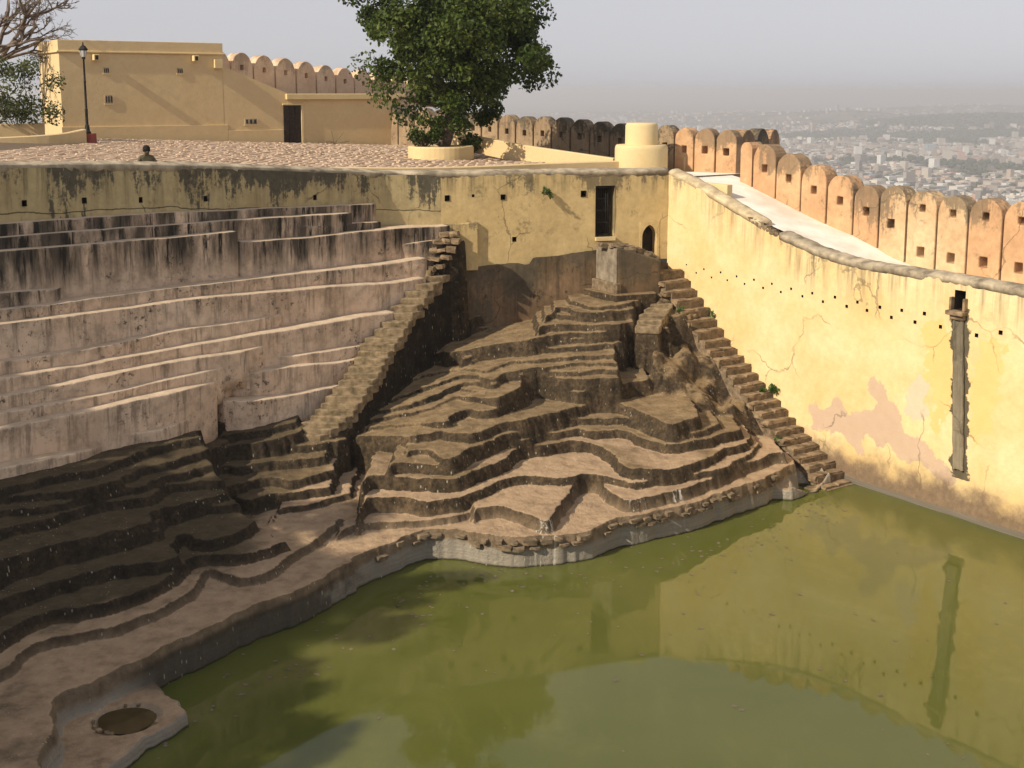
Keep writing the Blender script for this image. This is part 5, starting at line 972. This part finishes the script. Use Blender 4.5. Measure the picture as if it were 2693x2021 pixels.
for (y, x, a, c), z in zip(rest, gz):
    t = math.atan2(HD[1], HD[0]) + random.uniform(-.06, .06); ca, sa = math.cos(t), math.sin(t); k = len(V); zt = z + .03 + random.uniform(-.012, .018); ti = random.uniform(-.02, .02)
    for zz_, s_ in ((z - .03, .5), (zt, .44)):
        for ux, uy in ((-1, -1), (1, -1), (1, 1), (-1, 1)): V.append((x + ca * ux * a * s_ - sa * uy * c * s_, y + sa * ux * a * s_ + ca * uy * c * s_, zz_ + ti * ux * (zz_ > z)))
    F += [(k + 4, k + 5, k + 6, k + 7)] + [(k + i, k + (i + 1) % 4, k + 4 + (i + 1) % 4, k + 4 + i) for i in range(4)]
mk('paving_stones', V, F, pvm, court)['kind'] = 'stuff'
# stones of the bank and broken head of the stair ridge
c0 = catmull([p for p in dict(ROCK)['C0']], .29)
for i in range(1, len(c0) - 1):
    x, y, z = c0[i]
    if x < -3.2 or x > 7.4: continue
    d_ = c0[i + 1] - c0[i - 1]; t = math.atan2(d_[1], d_[0]); nx, ny = math.sin(t), -math.cos(t)
    for lv in (0, 1):
        if random.random() < .45: continue
        stone('bank_stone', rock_root, (x - nx * .03 + math.cos(t) * .13 * lv, y - ny * .03 + math.sin(t) * .13 * lv, .6 - lv * .12 + random.uniform(-.02, .02)), t, (random.uniform(.14, .36), .16, random.uniform(.07, .13)), DSTONES, .05)
for (x, y, z) in [(-2.75, 37.25, 5.62), (-2.45, 37.15, 5.62), (-2.2, 37.2, 5.68), (-2.6, 37.4, 5.9), (-2.3, 37.3, 5.9), (-2.0, 37.3, 5.95), (-2.4, 37.5, 6.14), (-2.1, 37.4, 6.16), (-1.85, 37.35, 6.2), (-2.25, 37.55, 6.4), (-1.95, 37.45, 6.42), (-1.7, 37.4, 6.45), (-2.05, 37.6, 6.62), (-1.75, 37.5, 6.65), (-2.55, 37.1, 5.5), (-2.85, 37.05, 5.4)]:
    stone('rubble_stone', rock_root, (x, y, z), random.uniform(-.5, .5), (random.uniform(.25, .4), random.uniform(.2, .32), random.uniform(.1, .18)), STONES, .15)
v, f = prism([(-1.95, 38.12), (-1.05, 38.39), (-1.1, 38.55), (-2.1, 38.25)], 5.4, [6.86, 6.92, 6.92, 6.86]); ob = mk('end_pier', v, f, M['wall_mid'], tier_root, attrs={'dtop': [1.5] * 4 + [0] * 4}); bevel(ob, .03)
for k in range(9):
    t = random.uniform(0, 6.28); stone('pebble', rock_root, (-6.65 + .56 * math.cos(t), 20.0 + .52 * math.sin(t), .2), t, (random.uniform(.04, .09),) * 3, STONES, .3)
fl = []
for k in range(260):
    t = random.random()
    if random.random() < .6: q = c0[random.randrange(len(c0))]; x, y = q[0] + random.gauss(.9, .5), q[1] - abs(random.gauss(.5, .6)) - .3
    else: x, y = random.uniform(-3, 11), random.uniform(16, 30)
    a = random.uniform(0, 6.28); s_ = random.uniform(.015, .05); fl.append(([(x + s_ * math.cos(a + i * 1.57) * (1 + .6 * (i % 2)), y + s_ * math.sin(a + i * 1.57) * (1 + .6 * (i % 2)), .006) for i in range(4)], [(0, 1, 2, 3)]))
tag(mk('floating_leaves', *join(fl), M['bark']), 'small dead leaves and scraps floating on the green water', None, None, 'stuff')
# ================================================================ the plain and the city far below
HILLS = [(2150, 5900, 620, 620, 100), (2900, 6300, 700, 700, 90), (1980, 7300, 420, 700, 130), (1500, 8200, 500, 600, 90), (3600, 9500, 1500, 900, 150), (600, 9800, 900, 800, 60)]
def plain(x, y):
    z = -180 + 0 * x
    for cx, cy, sx, sy, h in HILLS: z = z + .65 * h * np.exp(-((x - cx) / sx) ** 2 - ((y - cy) / sy) ** 2)
    return z
xs = np.linspace(-6000, 12000, 150); ys = np.r_[np.linspace(700, 10500, 120), np.linspace(11000, 22000, 18)]; XX, YY = np.meshgrid(xs, ys); idx = np.arange(XX.size).reshape(XX.shape)
Zp = plain(XX, YY) + 3 * fbm(XX / 300, YY / 300, 3, 2)
pm = NB('plain_ground'); pm.color(pm.mix(pm.ramp(pm.noise(.006, 8, .65), [(.42, 0), (.6, 1)]), (.055, .06, .03), (.2, .155, .105)))
F = np.stack([idx[:-1, :-1], idx[:-1, 1:], idx[1:, 1:], idx[1:, :-1]], -1).reshape(-1, 4)
tag(mk('plain', np.stack([XX, YY, Zp], -1).reshape(-1, 3), F, pm.m, smooth=True), 'hazy plain and low hills beyond the fort', None, None, 'structure')
A_ = [(14.5, 20, 4), (14.6, 28.5, 4), (9.9, 42.5, 6.5), (10.8, 47, 6.5), (6, 57, 7), (-2, 64, 7), (-3, 80, 7), (-35, 84, 7)]; B_ = [(620, -40, -184), (640, 260, -184), (560, 480, -184), (500, 600, -184), (380, 760, -184), (180, 860, -184), (-40, 900, -184), (-600, 900, -184)]
n = len(A_); V = []
for t in np.linspace(0, 1, 14): V += [tuple(np.array(a) * (1 - t) + np.array(c) * t + np.array([0, 0, 22 * math.sin(math.pi * t) * (t > 0) * (t < 1) * -1.])) for a, c in zip(A_, B_)]
tag(mk('hillside', V, [(r * n + i, r * n + i + 1, (r + 1) * n + i + 1, (r + 1) * n + i) for r in range(13) for i in range(n - 1)], pm.m, smooth=True), 'scrubby slope falling from the fort to the plain', None, None, 'structure')
hm = NB('house_walls'); oi = hm.n('ShaderNodeObjectInfo'); hm.color(hm.ramp(oi.outputs['Random'], [(0, (.5, .46, .41)), (.18, (.34, .3, .25)), (.4, (.62, .58, .52)), (.5, (.24, .22, .2)), (.66, (.46, .36, .27)), (.78, (.66, .66, .64)), (.88, (.52, .32, .26)), (.94, (.3, .36, .42)), (.97, (.68, .6, .45))], 'CONSTANT'))
cm2 = NB('city_walls'); cm2.color(cm2.ramp(cm2.attr('rnd'), [(0, (.46, .42, .37)), (.2, (.32, .28, .24)), (.45, (.6, .56, .5)), (.53, (.24, .22, .2)), (.7, (.44, .35, .27)), (.8, (.64, .64, .62)), (.93, (.5, .33, .27)), (.97, (.3, .36, .42))], 'CONSTANT'))
def house_mesh(seed):
    r = random.Random(seed); P = [obb((0, 0), (1, 0), (0, 1), -.5, .5, -.5, .5, -.3, 1)]
    for x0, x1, y0, y1 in ((-.5, .5, -.5, -.46), (-.5, .5, .46, .5), (-.5, -.46, -.458, .458), (.46, .5, -.458, .458)): P.append(obb((0, 0), (1, 0), (0, 1), x0, x1, y0, y1, 1.001, 1.1))
    a = r.uniform(-.35, .05); P.append(obb((0, 0), (1, 0), (0, 1), a, a + .32, a, a + .36, 1.002, 1.36))
    if r.random() < .5: P.append(obb((0, 0), (1, 0), (0, 1), .502, .7, -.4, .3, -.3, r.uniform(.5, .75)))
    v, f = join(P); me = bpy.data.meshes.new('city_house'); me.from_pydata(v, [], f); me.materials.append(hm.m); return me
HM = [house_mesh(i) for i in range(6)]
r = np.random.default_rng(77); N = 11000
Y = np.sqrt(r.random(N) * (6200 ** 2 - 1650 ** 2) + 1650 ** 2); X = Y * (.02 + .5 * r.random(N))
Y2 = np.r_[Y, 6300 + r.random(1600) * 3500]; X = np.r_[X, Y2[N:] * (-.02 + .5 * r.random(1600))]; Y = Y2
dens = fbm(X / 420, Y / 420, 3, 14); k_ = (dens > -.12) & ~((Y > 4950) & (Y < 5350)) & ~((np.hypot((X - 2150) / 520, (Y - 5900) / 520) < 1)) & ~((np.hypot((X - 2900) / 600, (Y - 6300) / 600) < 1)); X, Y = X[k_], Y[k_]
W_ = r.uniform(10, 27, len(X)); D_ = r.uniform(10, 22, len(X)); Hh = r.uniform(6, 15, len(X)) * (1 + 1.2 * (r.random(len(X)) < .06)); Zc = plain(X, Y); An = r.normal(0, .12, len(X)) + .5 * (vnoise(X / 700, Y / 700, 9) > 0)
vis = (X / Y > .1) & (X / Y < .42) & (Y > 1750) & (Y < 3200); order = np.argsort(np.where(vis, Y, 1e9))
near = order[:300]; isn = np.zeros(len(X), bool); isn[near] = True
for i in near:
    o = bpy.data.objects.new('city_house', HM[int(r.integers(6))]); COL.objects.link(o); o.location = (X[i], Y[i], Zc[i]); o.scale = (W_[i], D_[i], Hh[i]); o.rotation_euler = (0, 0, An[i])
    tag(o, 'small flat-roofed pale town house in the hazy city on the plain', 'house', 'nearest houses of the city on the plain')
V, F, R_ = [], [], []
for i in np.nonzero(~isn)[0]:
    ca, sa = math.cos(An[i]), math.sin(An[i]); k = len(V); rv = r.random()
    for z, s_ in ((Zc[i] - 4, 1), (Zc[i] + Hh[i], 1)):
        for ux, uy in ((-.5, -.5), (.5, -.5), (.5, .5), (-.5, .5)): V.append((X[i] + ca * ux * W_[i] - sa * uy * D_[i], Y[i] + sa * ux * W_[i] + ca * uy * D_[i], z)); R_.append(rv)
    F += [(k + 4, k + 5, k + 6, k + 7)] + [(k + q, k + (q + 1) % 4, k + 4 + (q + 1) % 4, k + 4 + q) for q in range(4)]
tag(mk('city', V, F, cm2.m, None, False, {'rnd': R_}), 'countless pale houses of the city fading into the haze', None, None, 'stuff')
N = 9000; Y = np.sqrt(r.random(N) * (5600 ** 2 - 1650 ** 2) + 1650 ** 2); X = Y * (.0 + .52 * r.random(N)); e = r.random(N) < .25; Y = np.where(e, r.uniform(4950, 5350, N), Y); h_ = r.random(N) < .2
X = np.where(h_, 2150 + r.normal(0, 480, N), X); Y = np.where(h_, 5800 + r.normal(0, 400, N), Y)
Zc = plain(X, Y); bm = bmesh.new(); bmesh.ops.create_icosphere(bm, subdivisions=1, radius=1); iv = np.array([v.co for v in bm.verts]); iF = np.array([[v.index for v in f.verts] for f in bm.faces]); bm.free()
sz = r.uniform(4, 11, N); V = (iv[None] * (1 + .3 * (r.random((N, len(iv), 1)) - .5)) * sz[:, None, None] * np.array([1, 1, .75]) + np.stack([X, Y, Zc + sz * .55], -1)[:, None]).reshape(-1, 3)
F = (iF[None] + (np.arange(N) * len(iv))[:, None, None]).reshape(-1, 3)
tag(mk('city_trees', V, F, simple('far_foliage', (.03, .045, .018), (.06, .075, .03), .05, .95, 0)), 'dark treetops scattered between the city houses', None, None, 'stuff')
# ================================================================ haze
hz = mk('haze', [(x, y, z) for z in (-260, 30) for x, y in ((-9000, -400), (15000, -400), (15000, 24000), (-9000, 24000))], CUBE_F, None); tag(hz, 'pale dusty haze over the plain', None, None, 'stuff')
mh = bpy.data.materials.new('haze_air'); mh.use_nodes = True; t_ = mh.node_tree; t_.nodes.clear(); vo = t_.nodes.new('ShaderNodeVolumePrincipled'); mo = t_.nodes.new('ShaderNodeOutputMaterial'); t_.links.new(vo.outputs[0], mo.inputs['Volume'])
vo.inputs['Color'].default_value = (.93, .93, .96, 1); vo.inputs['Density'].default_value = 2.3e-4; vo.inputs['Anisotropy'].default_value = .2; hz.data.materials.append(mh)
